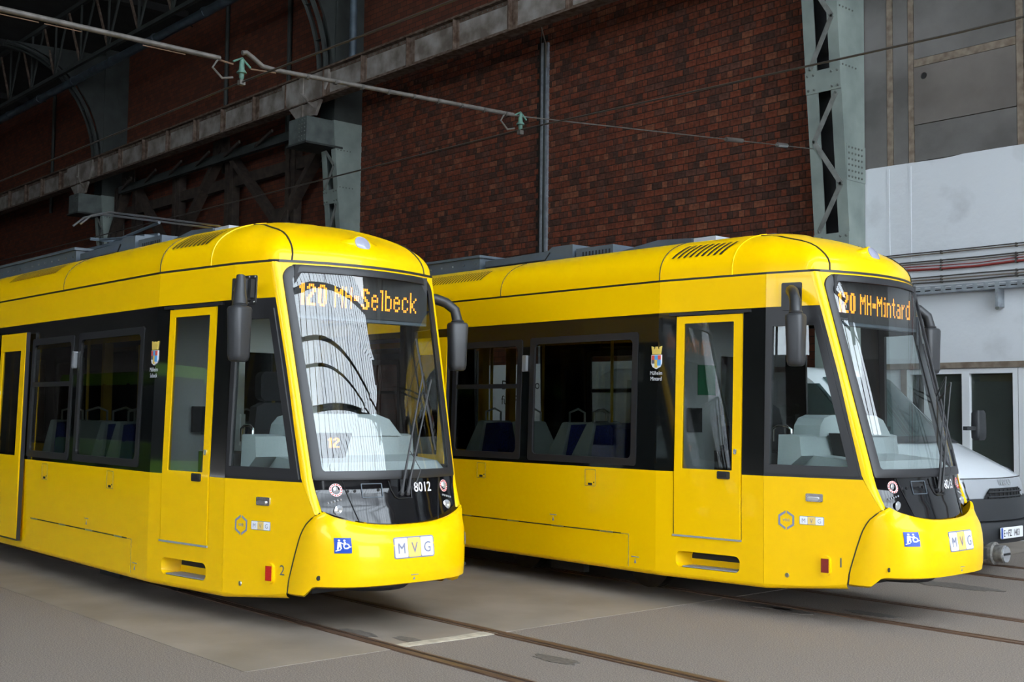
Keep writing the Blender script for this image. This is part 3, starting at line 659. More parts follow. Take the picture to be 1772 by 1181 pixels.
def build_tram(O, number, dest, place, mini, sidenum, label, mirror_kind, pantograph):
    T = thing('tram', O, label, 'tram', 'yellow trams side by side')
    XB = -14.0
    R = SP(-1)
    for side in (-1, 1):
        S = SP(side); near = side < 0
        # ---- lower yellow panels
        dz0 = .62
        lower = [(XB, .255), (-2.5, .255), (-2.5, 1.212), (XB, 1.212)]
        MB().prism(lower, S, -.03, 0, [[(-7.92, .33), (-6.53, .33), (-6.53, 1.2), (-7.92, 1.2)]]).build('side_panel', 'yellow_paint', T)
        vent = rrect(-2.27, -1.59, .318, .468, .055, 5)
        MB().prism([(-2.5, .255), (-1.352, .254), (-1.352, 1.212), (-1.57, 1.212), (-1.57, .605), (-2.305, .605), (-2.305, 1.212), (-2.5, 1.212)], S, -.03, 0, [vent]).build('door_surround', 'yellow_paint', T)
        quarter = [(-1.348, .254), (-1.04, .262), (-.80, .285), (-.620, .316), (-.600, .425), (-.542, .624), (-.494, .771), (-.444, .866), (-.355, .945), (-.335, .962), (-.482, 1.212), (-1.348, 1.212)]
        MB().prism(quarter, S, -.03, 0).build('quarter_panel', 'yellow_paint', T)
        for a, b in ((XB, -2.5), (-2.5, -1.35), (-1.35, -.62)):      # rounded skirt edge
            rows = []
            for k in range(5):
                q = k/4*math.pi/2
                rows.append([(x, side*(wp(x)-.045*(1-math.cos(q))-.0), (.255 if x < -1 else .316)-.045*math.sin(q)) for x in (a, b)])
            MB().grid(rows).build('skirt_edge', 'yellow_paint', T, 60)
        # ---- step recess
        if near:
            rc = MB(); vi = rrect(-2.20, -1.57, .315, .47, .04, 5)
            vo = vent
            rc.grid([[S(u, v, -.001) for u, v in vo], [S(u+.06 if u < -1.9 else u, v if v > .39 else .318, -.16) for u, v in vo]], True)
            rc = rc.build('step_recess', 'yellow_paint', T, 50)
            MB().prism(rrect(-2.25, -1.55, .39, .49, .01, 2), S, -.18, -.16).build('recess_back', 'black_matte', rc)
            MB().prism(rrect(-2.25, -1.55, .30, .39, .01, 2), S, -.17, -.155).build('recess_riser', 'yellow_paint', rc)
            MB().prism([(-2.2, .322), (-1.62, .322), (-1.62, .332), (-2.2, .332)], S, -.15, -.004).build('tread', 'grey_sill', rc)
        # ---- black window band
        winA = rrect(-4.33, -2.76, 1.245, 2.565, .03, 3); winB = rrect(-5.66, -4.46, 1.245, 2.555, .03, 3)
        wins = [winA, winB] + [rrect(-9.35-1.6*k, -7.95-.2-1.6*k, 1.245, 2.555, .03, 3) for k in range(1, 3)]
        door_hole = [(-7.92, 1.213), (-6.53, 1.213), (-6.53, 2.66), (-7.92, 2.66)]
        MB().prism([(XB, 1.2125), (-7.92, 1.2125), (-7.92, 2.66), (-6.53, 2.66), (-6.53, 1.2125), (-2.5, 1.2125), (-2.5, 2.735), (XB, 2.735)], S, -.03, 0, wins).build('window_band', 'black_gloss', T)
        for k, wv in enumerate(wins):
            xs = [p[0] for p in wv]; zs = [p[1] for p in wv]; x0, x1, z0, z1 = min(xs), max(xs), min(zs), max(zs)
            inner = rrect(x0+.07, x1-.07, z0+.07, z1-.07, .05, 4)
            fr = MB().prism(wv, S, -.02, .008, [inner]).build('side_window', 'black_rubber', T)
            MB().prism(rrect(x0+.06, x1-.06, z0+.06, z1-.06, .04, 3), S, -.016, -.012).build('pane', 'glass_side', fr)
            if k != 0:
                MB().prism([(x0+.07, 2.02), (x1-.07, 2.02), (x1-.07, 2.07), (x0+.07, 2.07)], S, -.012, .004).build('hopper_bar', 'black_rubber', fr)
        MB().prism([(-2.5, 1.2125), (-2.305, 1.2125), (-2.305, 2.70), (-1.57, 2.70), (-1.57, 1.2125), (-1.352, 1.2125), (-1.352, 2.735), (-2.5, 2.735)], S, -.03, 0).build('window_band', 'black_gloss', T)
        gl = [(-1.295, 1.318), (-.600, 1.318), (-.906, 2.56), (-1.275, 2.56)]
        MB().prism([(-1.348, 1.2125), (-.483, 1.2125)] + [(itp(PX, z)-.002, z) for z in (1.4, 1.655, 1.9, 2.128, 2.4, 2.735)] + [(-1.348, 2.735)], S, -.03, 0, [gl]).build('window_band', 'black_rubber', T)
        cw = MB().prism([(-1.335, 1.235), (-.505, 1.235), (-.865, 2.645), (-1.32, 2.645)], S, 0, .012, [gl]).build('cab_window', 'black_rubber', T)
        MB().prism([(-1.30, 1.312), (-.592, 1.312), (-.90, 2.568), (-1.28, 2.568)], S, -.012, -.008).build('pane', 'glass_cab', cw)
        # ---- upper yellow band and roof joint
        for a, b, n in ((XB, -2.502, 'upper_panel'), (-2.498, -1.352, 'upper_panel')):
            MB().prism([(a, 2.7365), (b, 2.7365), (b, 3.04), (a, 3.04)], S, -.03, 0).build(n, 'yellow_paint', T)
        MB().prism([(-1.348, 2.7365), (-.862, 2.7365), (-.948, 3.04), (-1.348, 3.04)], S, -.03, 0).build('upper_panel', 'yellow_paint', T)
        MB().prism([(XB, 3.03), (-2.5, 3.03), (-2.5, 3.06), (XB, 3.06)], S, -.03, -.012).build('roof_joint', 'black_matte', T)
        MB().prism([(-2.5, 3.038), (-1.35, 3.038), (-1.35, 3.062), (-2.5, 3.062)], S, -.03, -.003).build('roof_joint', 'black_rubber', T)
        MB().prism([(-1.35, 3.038), (-.946, 3.038), (-.952, 3.062), (-1.35, 3.062)], S, -.03, -.003).build('roof_joint', 'black_rubber', T)
        # ---- corner pillar
        rows = []
        for k in range(23):
            z = lerp(.962, 3.046, k/22); px = itp(PX, z); w0 = wp(px)-lean(z); ww = WW(z); wx = FX(ww, z)
            row = []
            for j in range(6):
                t = j/5; bl = .014*math.sin(math.pi*t)
                row.append((lerp(px, wx, t)+bl*.9, side*(lerp(w0, ww, t)+bl*.7), z))
            rows.append(row)
        MB().grid(rows).build('corner_pillar', 'yellow_paint', T, 70)
        # ---- roof fairing with louvres
        def roofp(x, th): return (x, side*((wp(x)-lean(3.06))*abs(math.cos(th))**.80), 3.06 + .475*math.sin(th)**.80)
        def fair(x0, x1, n=1, slots=None, name='roof_fairing'):
            b = MB(); ths = [math.radians(58*(i/16)**1.2) for i in range(17)]
            xs = [lerp(x0, x1, i/n) for i in range(n+1)]
            b.grid([[roofp(x, th) for x in xs] for th in ths])
            e = roofp(x0, ths[-1]); b.quad(e, roofp(x1, ths[-1]), (x1, e[1]*.99, 3.2), (x0, e[1]*.99, 3.2))
            f = b.build(name, 'yellow_paint', T, 40)
            return f
        f1 = fair(-2.495, -1.70, 3); f2 = fair(-4.85, -2.505, 1); f3 = fair(-9.2, -4.86, 1); fair(XB, -9.21, 1)
        MB().prism([(XB, 3.105), (-2.4, 3.105), (-2.4, 3.13), (XB, 3.13)], lambda x, z, t: (x, side*(wp(x)-lean(z)+t), z), -.02, -.001).build('rain_rib', 'yellow_paint', T)
        for i in range(9):
            x = -2.40 + .066*i
            pts = [roofp(x+.09*(k/8), math.radians(lerp(20, 40, k/8))) for k in range(9)]
            b = MB(); b.grid([[(p[0], p[1]+side*.008, p[2]+.006) for p in pts], [(p[0]+.026, p[1]+side*.006, p[2]+.006) for p in pts]])
            b.build('louvre_slot', 'black_matte', f1)
        for i in range(26):
            x = -6.75 + .058*i
            pts = [roofp(x+.05*(k/4), math.radians(lerp(22, 40, k/4))) for k in range(5)]
            b = MB(); b.grid([[(p[0], p[1]+side*.007, p[2]+.005) for p in pts], [(p[0]+.018, p[1]+side*.006, p[2]+.005) for p in pts]])
            b.build('louvre_slot', 'black_matte', f3)
        MB().tube([roofp(-2.50, math.radians(t)) for t in range(0, 56, 5)], .006, 5).build('fairing_joint', 'black_matte', T); MB().tube([roofp(-4.855, math.radians(t)) for t in range(0, 56, 5)], .005, 5).build('fairing_joint', 'black_matte', T)
        # ---- mirrors
        mount_mirror(T, side, mirror_kind if near else 'arm')
        # ---- passenger door: leaves parked outside the opening
        for x0, x1 in ((-6.50, -5.70), (-8.75, -7.95)):
            g = rrect(x0+.075, x1-.13, 1.25, 2.43, .01, 2)
            dl = MB().prism([(x0, .33), (x1, .33), (x1, 1.2), (x0, 1.2)], S, .045, .075)
            dl = dl.prism([(x0, 1.2), (x1, 1.2), (x1, 2.63), (x0, 2.63)], S, .045, .075, [g]).build('door_leaf', 'yellow_paint', T)
            MB().prism(rrect(x0+.07, x1-.125, 1.245, 2.435, .01, 2), S, .058, .062).build('pane', 'glass_door', dl)
            MB().prism([(x0-.004, .31), (x1+.012, .31), (x1+.012, 2.635), (x1, 2.635), (x1, .33), (x0-.004, .33)], S, .03, .07).build('door_seal', 'black_rubber', dl)
            if near:
                for z, m, r in ((1.95, 'decal_white', .035), (1.47, 'red_sign', .032), (1.06, 'decal_blue', .03), (.93, 'decal_blue', .035)):
                    MB().lathe([(r, 0), (r*.9, -.006)], S(x0+.035, z, .075), 'y', 14).build('door_sticker', m, dl)
                MB().prism(rrect(x0+.012, x0+.06, 1.62, 1.76, .006, 2), S, .075, .079).build('door_sticker', 'decal_blue', dl)
                MB().lathe([(.018, 0), (.016, -.02)], S(x0+.035, 1.95, .075), 'y', 12).build('door_button', 'black_rubber', dl)
                MB().lathe([(.014, 0), (.012, -.018)], S(x0+.035, 1.47, .075), 'y', 12).build('door_button', 'green_sign', dl)
        MB().prism([(-7.92, .30), (-6.5, .30), (-6.5, .34), (-7.92, .34)], S, -.2, .01).build('door_sill', 'grey_sill', T)
        if not near: continue
        # ---- cab door
        g = rrect(-2.205, -1.668, 1.245, 2.622, .008, 2)
        cd = MB().prism([(-2.288, .622), (-1.582, .622), (-1.582, 1.2), (-2.288, 1.2)], S, -.02, .008)
        cd = cd.prism([(-2.288, 1.2), (-1.582, 1.2), (-1.582, 2.69), (-2.288, 2.69)], S, -.02, .008, [g]).build('cab_door', 'yellow_paint', T)
        MB().prism(rrect(-2.21, -1.663, 1.24, 2.627, .008, 2), S, -.004, .0).build('pane', 'glass_door', cd)
        MB().prism([(-2.305, .605), (-1.57, .605), (-1.57, .622), (-2.305, .622)], S, -.03, .012).build('door_sill', 'grey_sill', cd)
        MB().prism([(-2.305, .622), (-2.290, .622), (-2.290, 2.70), (-2.305, 2.70)], S, -.03, -.004).build('door_gap', 'black_matte', cd)
        MB().prism([(-1.580, .622), (-1.570, .622), (-1.570, 2.70), (-1.580, 2.70)], S, -.03, -.006).build('door_gap', 'black_matte', cd)
        MB().prism(rrect(-1.815, -1.685, 1.165, 1.235, .012, 3), S, .005, .02).build('handle', 'black_rubber', cd)
        MB().prism(rrect(-1.80, -1.715, 1.18, 1.225, .01, 3), S, .02, .024).build('handle_recess', 'black_matte', cd)
        MB().prism(rrect(-1.648, -1.616, 1.395, 1.445, .014, 4), S, .005, .018).build('lock', 'chrome', cd)
        MB().prism([(-2.37, 2.70), (-1.50, 2.70), (-1.50, 2.725), (-2.37, 2.725)], S, -.01, .022).build('door_track', 'black_rubber', T)
        # ---- hatches, seams and small marks on the side
        for hx, hz in ((-5.10, 1.10), (-3.38, 1.10)):
            MB().prism(rrect(hx-.075, hx+.075, hz-.085, hz+.085, .004, 1), S, 0, .0015, [rrect(hx-.071, hx+.071, hz-.081, hz+.081, .004, 1)]).build('hatch_seam', 'decal_dark', T)
            MB().prism(rrect(hx-.028, hx+.028, hz-.075, hz-.052, .003, 1), S, 0, .004).build('hatch_latch', 'black_matte', T)
            MB().lathe([(.008, 0), (.008, -.003)], S(hx+.05, hz-.045, 0), 'y', 8).build('hatch_lock', 'black_matte', T)
        MB().prism([(-5.47, .570), (-2.95, .570), (-2.95, .581), (-5.47, .581)], S, 0, .0018).build('flap_gap', 'black_matte', T)
        for x in (-5.35, -4.55, -3.85, -3.15): MB().prism([(x-.09, .568), (x+.09, .568), (x+.09, .583), (x-.09, .583)], S, 0, .004).build('flap_hinge', 'brushed', T)
        MB().prism([(-2.852, .26), (-2.847, .26), (-2.847, .576), (-2.95, .576), (-2.95, .572), (-2.852, .572)], S, 0, .0015).build('flap_seam', 'decal_dark', T)
        for x, z in ((-2.76, .33), (-3.92, .655)):
            MB().prism([(x-.05, z+.028), (x+.05, z+.028), (x+.05, z+.036), (x-.05, z+.036)], S, 0, .002).build('lift_mark', 'decal_grey', T)
            MB().prism([(x-.014, z-.03), (x+.014, z-.03), (x, z+.015)], S, 0, .002).build('lift_mark', 'decal_grey', T)
        MB().prism([(-1.3525, .255), (-1.3475, .255), (-1.3475, 1.212), (-1.3525, 1.212)], S, -.02, -.006).build('panel_gap', 'black_matte', T)
        MB().prism(rrect(-4.425, -4.365, 2.20, 2.38, .014, 3), S, 0, .035).build('marker_lamp', 'lamp_clear', T, label='clear white marker lamp')
        hd = MB().prism(rrect(-.965, -.815, 1.005, 1.075, .012, 3), S, 0, .012).build('grab_handle', 'chrome', T, label='chrome recessed handle')
        MB().prism(rrect(-.945, -.845, 1.015, 1.045, .012, 3), S, .012, .026).build('grip', 'brushed', hd)
        # operator marks
        hx = [( .075*math.sin(math.radians(a)), .085*math.cos(math.radians(a))) for a in range(0, 360, 60)]
        hi = [(u*.74, v*.74) for u, v in hx]
        em = MB()
        for half in (0, 3):
            o4 = [hx[(half+k) % 6] for k in range(4)]; i4 = [hi[(half+k) % 6] for k in range(4)]
            sh = .006 if half == 0 else -.006
            for k in range(3):
                em.quad(*[S(-1.142+u+sh, .83+v, .003) for u, v in (o4[k], o4[k+1], i4[k+1], i4[k])])
        em = em.build('hexagon_emblem', 'decal_grey', T)
        text_mb('VRR', .026, lambda u, v, o: S(-1.142+u, .818+v, o), .003).build('lettering', 'decal_grey', em, normals=False)
        logo(T, lambda u, v, t: S(-.918+u, .838+v, t), .215, .074)
        rf = MB().prism(rrect(-.838, -.748, .375, .545, .042, 5), S, 0, .022).build('reflector', 'yellow_paint', T)
        MB().prism([(-.826, .40), (-.762, .40), (-.762, .52), (-.826, .52)], S, .02, .026).build('reflector_glass', 'reflector_red' if sidenum == '2' else 'reflector_dim', rf)
        text_mb(sidenum, .085, lambda u, v, o: S(-.668+u, .455+v, o), .003).build('end_number', 'decal_dark', T, normals=False)
        MB().lathe([(.022, 0), (.02, -.008)], S(-1.136, .347, 0), 'y', 12).build('jack_bolt', 'brushed', T)
        # town crest and name
        cx, cz = -2.515, 2.30
        sh = [(-.062, .03), (.062, .03), (.062, -.055), (.045, -.088), (0, -.108), (-.045, -.088), (-.062, -.055)]
        cr = MB().prism([(cx+u, cz+v) for u, v in sh], S, 0, .010).build('town_crest', 'decal_white', T)
        for a, b, c, d, m in ((-.055, -.02, -.018, .025, 'decal_red'), (-.018, -.018, .022, .025, 'decal_sky'), (.022, -.018, .055, .025, 'decal_red'), (-.018, -.095, .016, -.018, 'decal_gold'), (.016, -.075, .055, -.018, 'decal_sky'), (-.055, -.055, -.018, -.02, 'decal_dark')):
            MB().prism([(cx+a, cz+b), (cx+c, cz+b), (cx+c, cz+d), (cx+a, cz+d)], S, .006, .013).build('crest_field', m, cr)
        MB().prism([(cx+a, cz+b) for a, b in ((-.05, .036), (.05, .036), (.062, .115), (.035, .105), (.035, .085), (.018, .085), (.012, .11), (-.012, .11), (-.018, .085), (-.035, .085), (-.035, .105), (-.062, .115))], S, 0, .011).build('mural_crown', 'decal_gold', cr)
        text_mb('Mülheim', .040, lambda u, v, o: S(cx+u, 2.135+v, o), .010, .80).build('town_name', 'decal_white', T, normals=False)
        text_mb(place, .040, lambda u, v, o: S(cx+u, 2.080+v, o), .010, .80).build('district_name', 'decal_white', T, normals=False)

    # ---- front: header strip over the windscreen
    rows = [[], []]
    for i in range(41):
        y = lerp(-.80, .80, i/40); a = abs(y)
        zt = 3.024 if a < .655 else 3.024 - .13 + math.sqrt(max(0, .13**2-(a-.655)**2))
        if a >= .784: zt = 2.85
        rows[0].append((FX(y, zt)-.002, y, zt-.02)); rows[1].append((FX(y, 3.046), y, 3.046))
    MB().grid(rows).build('header_panel', 'yellow_paint', T, 70)
    rows = [[(FX(y, z)+o, y, z) for y in [lerp(-.81, .81, i/30) for i in range(31)]] for z, o in ((3.040, -.006), (3.040, .004), (3.062, .004), (3.062, -.006))]
    MB().grid(rows).build('roof_joint', 'black_rubber', T)
    for sd in (-1, 1):   # joint strip round the corner between side and front
        pts = [(itp(PX, 3.05), sd*(wp(itp(PX, 3.05))-lean(3.05)), 3.051), (lerp(itp(PX, 3.05), FX(.80, 3.05), .5)+.012, sd*(.832), 3.051), (FX(.80, 3.05), sd*.80, 3.051)]
        MB().tube(pts, .012, 6).build('roof_joint', 'black_rubber', T)
    # ---- windscreen
    po = ring_path(.728, .786, 1.230, 3.024, .025, .13); pm = ring_path(.705, .765, 1.252, 3.002, .03, .12); pi = ring_path(.652, .722, 1.302, 2.962, .03, .10)
    ws = MB(); rows = []
    for P, o in ((po, -.004), (po, .012), (pm, .02), (pi, .012), (pi, -.015)): rows.append([(FX(y, z)+o, y, z) for y, z in P])
    ws.grid(rows, True); ws = ws.build('windscreen', 'black_rubber', T, 45)
    g = MB(); rows = []; c = (0, 2.13)
    for s in (1.005, .85, .7, .55, .4, .25, .1, .001): rows.append([(FX(c[0]+(y-c[0])*s, c[1]+(z-c[1])*s), c[0]+(y-c[0])*s, c[1]+(z-c[1])*s) for y, z in pi])
    g.grid(rows, True).build('pane', 'glass_front', ws, 180)
    # ---- roof dome
    base = []
    for x in (-1.70, -1.55, -1.45, -1.38, -1.32, -1.25, -1.15, -1.05, -.98): base.append((x, -(wp(x)-lean(3.06))))
    base += [(-.935, -.838), (-.905, -.815)] + [(FX(y, 3.06), y) for y in (-.79, -.75, -.70, -.6, -.5, -.4, -.3, -.2, -.1)]
    base = base + [(FX(0, 3.06), 0)] + [(x, -y) for x, y in base[::-1]]
    nb = len(base); rows = []
    for k in range(17):
        v = k/16; row = []; th = v*math.pi/2
        for i, (x, y) in enumerate(base):
            s = abs(i-(nb-1)/2)/((nb-1)/2); fr = 1-s*s*s        # 1 at the nose, 0 at the rear edge
            tx = -1.70 + .16*(1-s)
            tx = lerp(-1.70, -1.52, fr)
            p = lerp(.80, .92, fr*fr); ph = lerp(.80, 1.9, fr**3)
            hz = lerp(.465, .445, fr)
            cth = math.cos(th)**ph if v < 1 else 0
            row.append((lerp(tx, x, cth), y*cth, 3.06 + hz*math.sin(th)**p))
        rows.append(row)
    dome = MB().grid(rows).build('roof_dome', 'yellow_paint', T, 180)
    rr = [rows[k][0] for k in range(17)] + [rows[k][-1] for k in range(15, -1, -1)]
    b = MB(); b.v = [(p[0]-.003, p[1], p[2]) for p in rr]; b.face(*range(len(rr))); b.build('dome_back', 'yellow_paint', dome)
    for sd in (-1, 1):
        pts = []
        for k in range(17):
            row = rows[k]; yl = -lerp(.70, .62, min(1, k/10))
            for i in range(nb//2):
                if row[i][1] <= yl <= row[i+1][1]:
                    t = (yl-row[i][1])/(row[i+1][1]-row[i][1]+1e-9); q = Vector(row[i]).lerp(Vector(row[i+1]), t); pts.append(Vector((q.x, -sd*q.y, q.z))); break
        MB().tube([(p.x+.001, p.y, p.z+.002) for p in pts], .008, 5).build('dome_joint', 'black_matte', dome)
        MB().tube([(p[0]-.004, p[1], p[2]) for p in [rows[k][0 if sd < 0 else -1] for k in range(13)]], .008, 5).build('dome_joint', 'yellow_paint', dome)
    lz = Vector((-.845, 0, 3.262)); nn = Vector((.87, 0, .493)); nz = Vector((-.493, 0, .87))
    hl = MB(); a = Vector((0, 1, 0))
    def disc(r, d, n=24): return [lz + nn*d + a*(r*math.cos(2*math.pi*k/n)) + nz*(r*math.sin(2*math.pi*k/n)) for k in range(n)]
    hm = MB()
    def kite(w, d): return [lz + nn*d + a*(w*math.cos(2*math.pi*k/24)*(1.9 if abs(math.cos(2*math.pi*k/24)) > .8 else 1.25)) + nz*(w*.9*math.sin(2*math.pi*k/24)) for k in range(24)]
    hm.grid([kite(.135, -.10), kite(.112, -.03), disc(.088, .012), disc(.078, .014)], True)
    hm = hm.build('roof_lamp', 'yellow_paint', dome, 40)
    hl.grid([disc(.078, .008), disc(.076, .020), disc(.05, .026), disc(.001, .028)], True).build('lamp_lens', 'lamp_lens', hm, 60)
    # ---- bonnet
    rows = []
    for k in range(13):
        row = []
        for i in range(41):
            t = lerp(-1, 1, i/40); zb = hood_z(t)+.004; z = lerp(zb, 1.232, k/12); y = t*(WW(max(.97, z))-.004); row.append((FX(y, z)-.003, y, z))
        rows.append(row)
    hood = MB().grid(rows).build('bonnet', 'hood_black', T, 180)
    HF = lambda u, v, t: (FX(u, v)+t, u, v)
    for sd in (-1, 1):
        rg = MB().prism([(sd*.555+.052*math.cos(q*math.pi/12), 1.152+.052*math.sin(q*math.pi/12)) for q in range(24)], HF, 0, .003, [[(sd*.555+.034*math.cos(q*math.pi/12), 1.152+.034*math.sin(q*math.pi/12)) for q in range(24)]])
        lamp = rg.build('headlamp', 'lamp_ring', hood)
        for q in range(14):
            a = q*math.pi/7; MB().lathe([(.006, 0), (.004, .005)], HF(sd*.555+.044*math.cos(a), 1.152+.044*math.sin(a), .003), 'x', 6).build('led', 'red_sign', lamp)
        MB().lathe([(.030, 0), (.022, .004), (.004, .008)], HF(sd*.555, 1.152, .0), 'x', 14).build('lens', 'lamp_clear', lamp)
        for q in range(5): MB().lathe([(.010, 0), (.008, .004)], HF(sd*(.525+.026*q), 1.075-.006*q, .0), 'x', 8).build('led', 'lamp_clear', lamp)
        MB().lathe([(.044, .0), (.04, .004), (.022, .008), (.003, .004)], HF(sd*.555, .99, .0), 'x', 18).build('fog_lamp', 'lamp_clear', hood)
        MB().tube([HF(sd*lerp(.50, .40, q/8)**1.0, lerp(1.225, .885, q/8)-.0, .002) for q in range(9)], .0035, 4).build('cover_joint', 'black_matte', hood)
    MB().prism(rrect(-.345, -.155, 1.085, 1.20, .006, 2), HF, 0, .002, [rrect(-.338, -.162, 1.092, 1.193, .006, 2)]).build('hatch_joint', 'roof_grey', hood)
    for y in (-.19, -.46, -.40): MB().lathe([(.012, 0), (.012, .005)], HF(y, 1.14 if y < -.3 else 1.145, 0), 'x', 10).build('bolt', 'black_rubber', hood)
    MB().tube([HF(-.09, 1.215, .002), HF(-.07, 1.14, .004), HF(-.04, 1.085, .004), HF(-.01, 1.07, .004), HF(.13, 1.07, .003), HF(.135, 1.21, .003)], .005, 5).build('wiper_well', 'black_rubber', hood)
    text_mb(number, .082, lambda u, v, o: HF(.275+u, 1.118+v, o), .003, .92, bold=.012).build('fleet_number', 'decal_white', hood, normals=False)
    # ---- wipers
    for k, (y0, y1, z1) in enumerate(((.025, .265, 2.12), (.09, .355, 2.07))):
        wi = MB().tube([(FX(y0, 1.12)+.012, y0, 1.11), (FX(y0, 1.2)+.03, y0+.025, 1.24), (-.25, lerp(y0, y1, .45), 1.55), (-.27, y1, z1)], [.017, .012, .008, .006], 6).build('wiper', 'black_rubber', T, 60)
        MB().lathe([(.022, -.03), (.020, .02)], (FX(y0, 1.11), y0, 1.11), 'x', 12).build('wiper_pivot', 'black_rubber', wi)
        if k == 0:
            MB().tube([(FX(lerp(.41, .47, q/8), lerp(2.44, 1.46, q/8))+.035, lerp(.41, .47, q/8), lerp(2.44, 1.46, q/8)) for q in range(9)], .010, 5).build('blade', 'black_rubber', wi)
            MB().tube([(-.27, y1, z1), (-.40, .40, 2.02), (FX(.44, 1.95)+.03, .44, 1.95)], .009, 5).build('blade_link', 'black_rubber', wi)
            MB().tube([(-.27, .355, 2.07), (-.40, .42, 1.95), (FX(.45, 1.90)+.03, .45, 1.90)], .009, 5).build('blade_link', 'black_rubber', wi)
    MB().tube([(FX(.15, 1.2)+.06, .15, 1.18), (FX(.2, 1.3)+.08, .21, 1.30), (FX(.16, 1.5)+.05, .15, 1.46)], .004, 5).build('wiper_hose', 'black_rubber', T)
    # ---- bumper
    NP = 56; rows = []
    phs = [lerp(-math.pi/2, math.pi/2, i/NP) for i in range(NP+1)]
    def zb(ph):
        c = 1-abs(math.cos(ph))**.909; q = max(0, min(1, (c-.50)/.14)); q = q*q*(3-2*q); return lerp(.40, .318, q)
    for k in range(19):
        v = k/18; row = []
        for ph in phs:
            zt = hood_z(abs(math.sin(ph))**.625)-.002; row.append(bump_pt(ph, lerp(zb(ph), zt, v)))
        rows.append(row)
    low = [(p[0]-.05*math.cos(ph)-.02, p[1]*.965, p[2]-.018) for p, ph in zip(rows[0], phs)]
    low2 = [(p[0]-.10*math.cos(ph)-.04, p[1]*.92, p[2]-.005) for p, ph in zip(rows[0], phs)]
    top = [(p[0]-.035*math.cos(ph)-.004, p[1]*.985, p[2]+.004) for p, ph in zip(rows[-1], phs)]
    bp = MB().grid([low2, low] + rows + [top]).build('bumper', 'yellow_paint', T, 60)
    BF = lambda u, v, t: (BX(u, v)+t, u, v)
    for sd in (-1, 1):
        pts = []
        for z in [lerp(.31, .975, q/14) for q in range(15)]: p = bump_pt(sd*math.pi/2, z); pts.append((p[0]-.004, p[1]+sd*.001, z))
        MB().tube(pts, .006, 5).build('bumper_gap', 'black_matte', bp)
        MB().lathe([(.02, 0), (.018, .006)], (BX(.70, .47)+.004-.06, sd*.745, .468), 'x', 12).build('tow_hole', 'black_matte', bp)
    logo(bp, lambda u, v, t: BF(u+.003, v+.688, t+.002), .41, .172)
    for yc in (-.612, .70):
        wc_ = .112; F = (lambda yc: lambda u, v, t: BF(yc+u, .728+v, t+.002))(yc)
        if yc > 0: F = lambda u, v, t: BF(.715+u*.75, .70+v, t+.002)
        ac = MB().grid([[F(lerp(-.056, .056, i/8), lerp(-.06, .06, k/4), .004) for i in range(9)] for k in range(5)]).build('access_sign', 'decal_blue', bp)
        pk = MB()
        pk.prism([(-.05, -.046), (.05, -.012), (.05, -.005), (-.05, -.038)], F, .006, .009)
        pk.prism([(.018+.022*math.cos(q*math.pi/8), -.004+.022*math.sin(q*math.pi/8)) for q in range(16)], F, .006, .009, [[(.018+.014*math.cos(q*math.pi/8), -.004+.014*math.sin(q*math.pi/8)) for q in range(16)]])
        pk.prism([(.0, .01), (.012, .008), (.016, .028), (.004, .03)], F, .006, .009); pk.prism(rrect(.0, .014, .033, .047, .006, 3), F, .006, .009)
        pk.prism([(-.042, -.03), (-.034, -.03), (-.026, -.002), (-.02, -.026), (-.012, -.024), (-.018, .03), (-.036, .03)], F, .006, .009); pk.prism(rrect(-.034, -.02, .034, .048, .006, 3), F, .006, .009); pk.prism([(-.02, .022), (.002, .008), (.004, .014), (-.02, .03)], F, .006, .009)
        pk.build('pictogram', 'decal_white', ac)
    MB().prism([(-.03, .462), (.045, .462), (.045, .468), (-.03, .468)], BF, 0, .002).build('lift_mark', 'decal_grey', bp); MB().prism([(-.006, .425), (.018, .425), (.006, .45)], BF, 0, .002).build('lift_mark', 'decal_grey', bp)
    # ---- destination display behind the glass
    dp = MB().box(-.98, -.800, -.70, .70, 2.60, 3.02).build('destination_display', 'int_dark', T)
    led_mb(dest, -.655, 2.685, -.797, 1.235, .185).build('led_text', 'led_orange', dp, normals=False)
    MB().box(-.90, -.80, -.70, .70, 2.575, 2.605).build('blind_case', 'roof_grey', T)
    # ---- cab interior
    da = MB(); 
    da.prism([(-.40, 1.08), (-.47, 1.30), (-.56, 1.36), (-1.02, 1.40), (-1.06, 1.55), (-1.24, 1.56), (-1.26, .9), (-.5, .9)], lambda x, z, t: (x, t, z), -.70, .66)
    da = da.build('dashboard', 'dash_grey', T)
    MB().prism([(-1.02, 1.40), (-1.04, 1.57), (-1.10, 1.585), (-1.26, 1.585), (-1.28, 1.2)], lambda x, z, t: (x, t, z), -.90, .74).build('console_wall', 'dash_grey', da)
    cr_ = MB(); prof = [(-.62, 1.57), (-.60, 1.67), (-.54, 1.735), (-.42, 1.765), (.32, 1.765), (.46, 1.72), (.60, 1.57)]
    cr_.prism(prof, lambda y, z, t: (t, y, z), -1.30, -1.02).build('instrument_cowl', 'dash_grey', da)
    MB().prism([(-.42, 1.38), (-.12, 1.38), (-.05, 1.60), (-.50, 1.60)], lambda y, z, t: (t, y, z), -1.0, -.86).build('line_display', 'black_rubber', da)
    led_mb(mini, -.30, 1.475, -.858, .12, .085).build('led_text', 'led_orange', da, normals=False)
    MB().tube([(-1.15, -.86, 1.57), (-1.15, -.86, 1.63), (-1.2, -.86, 1.66), (-1.3, -.86, 1.66), (-1.35, -.86, 1.63), (-1.35, -.86, 1.52)], .012, 8).build('grab_rail', 'chrome', T, 60)
    MB().box(-1.95, -1.30, -.95, -.62, .95, 1.42).build('cab_cabinet', 'black_matte', T)
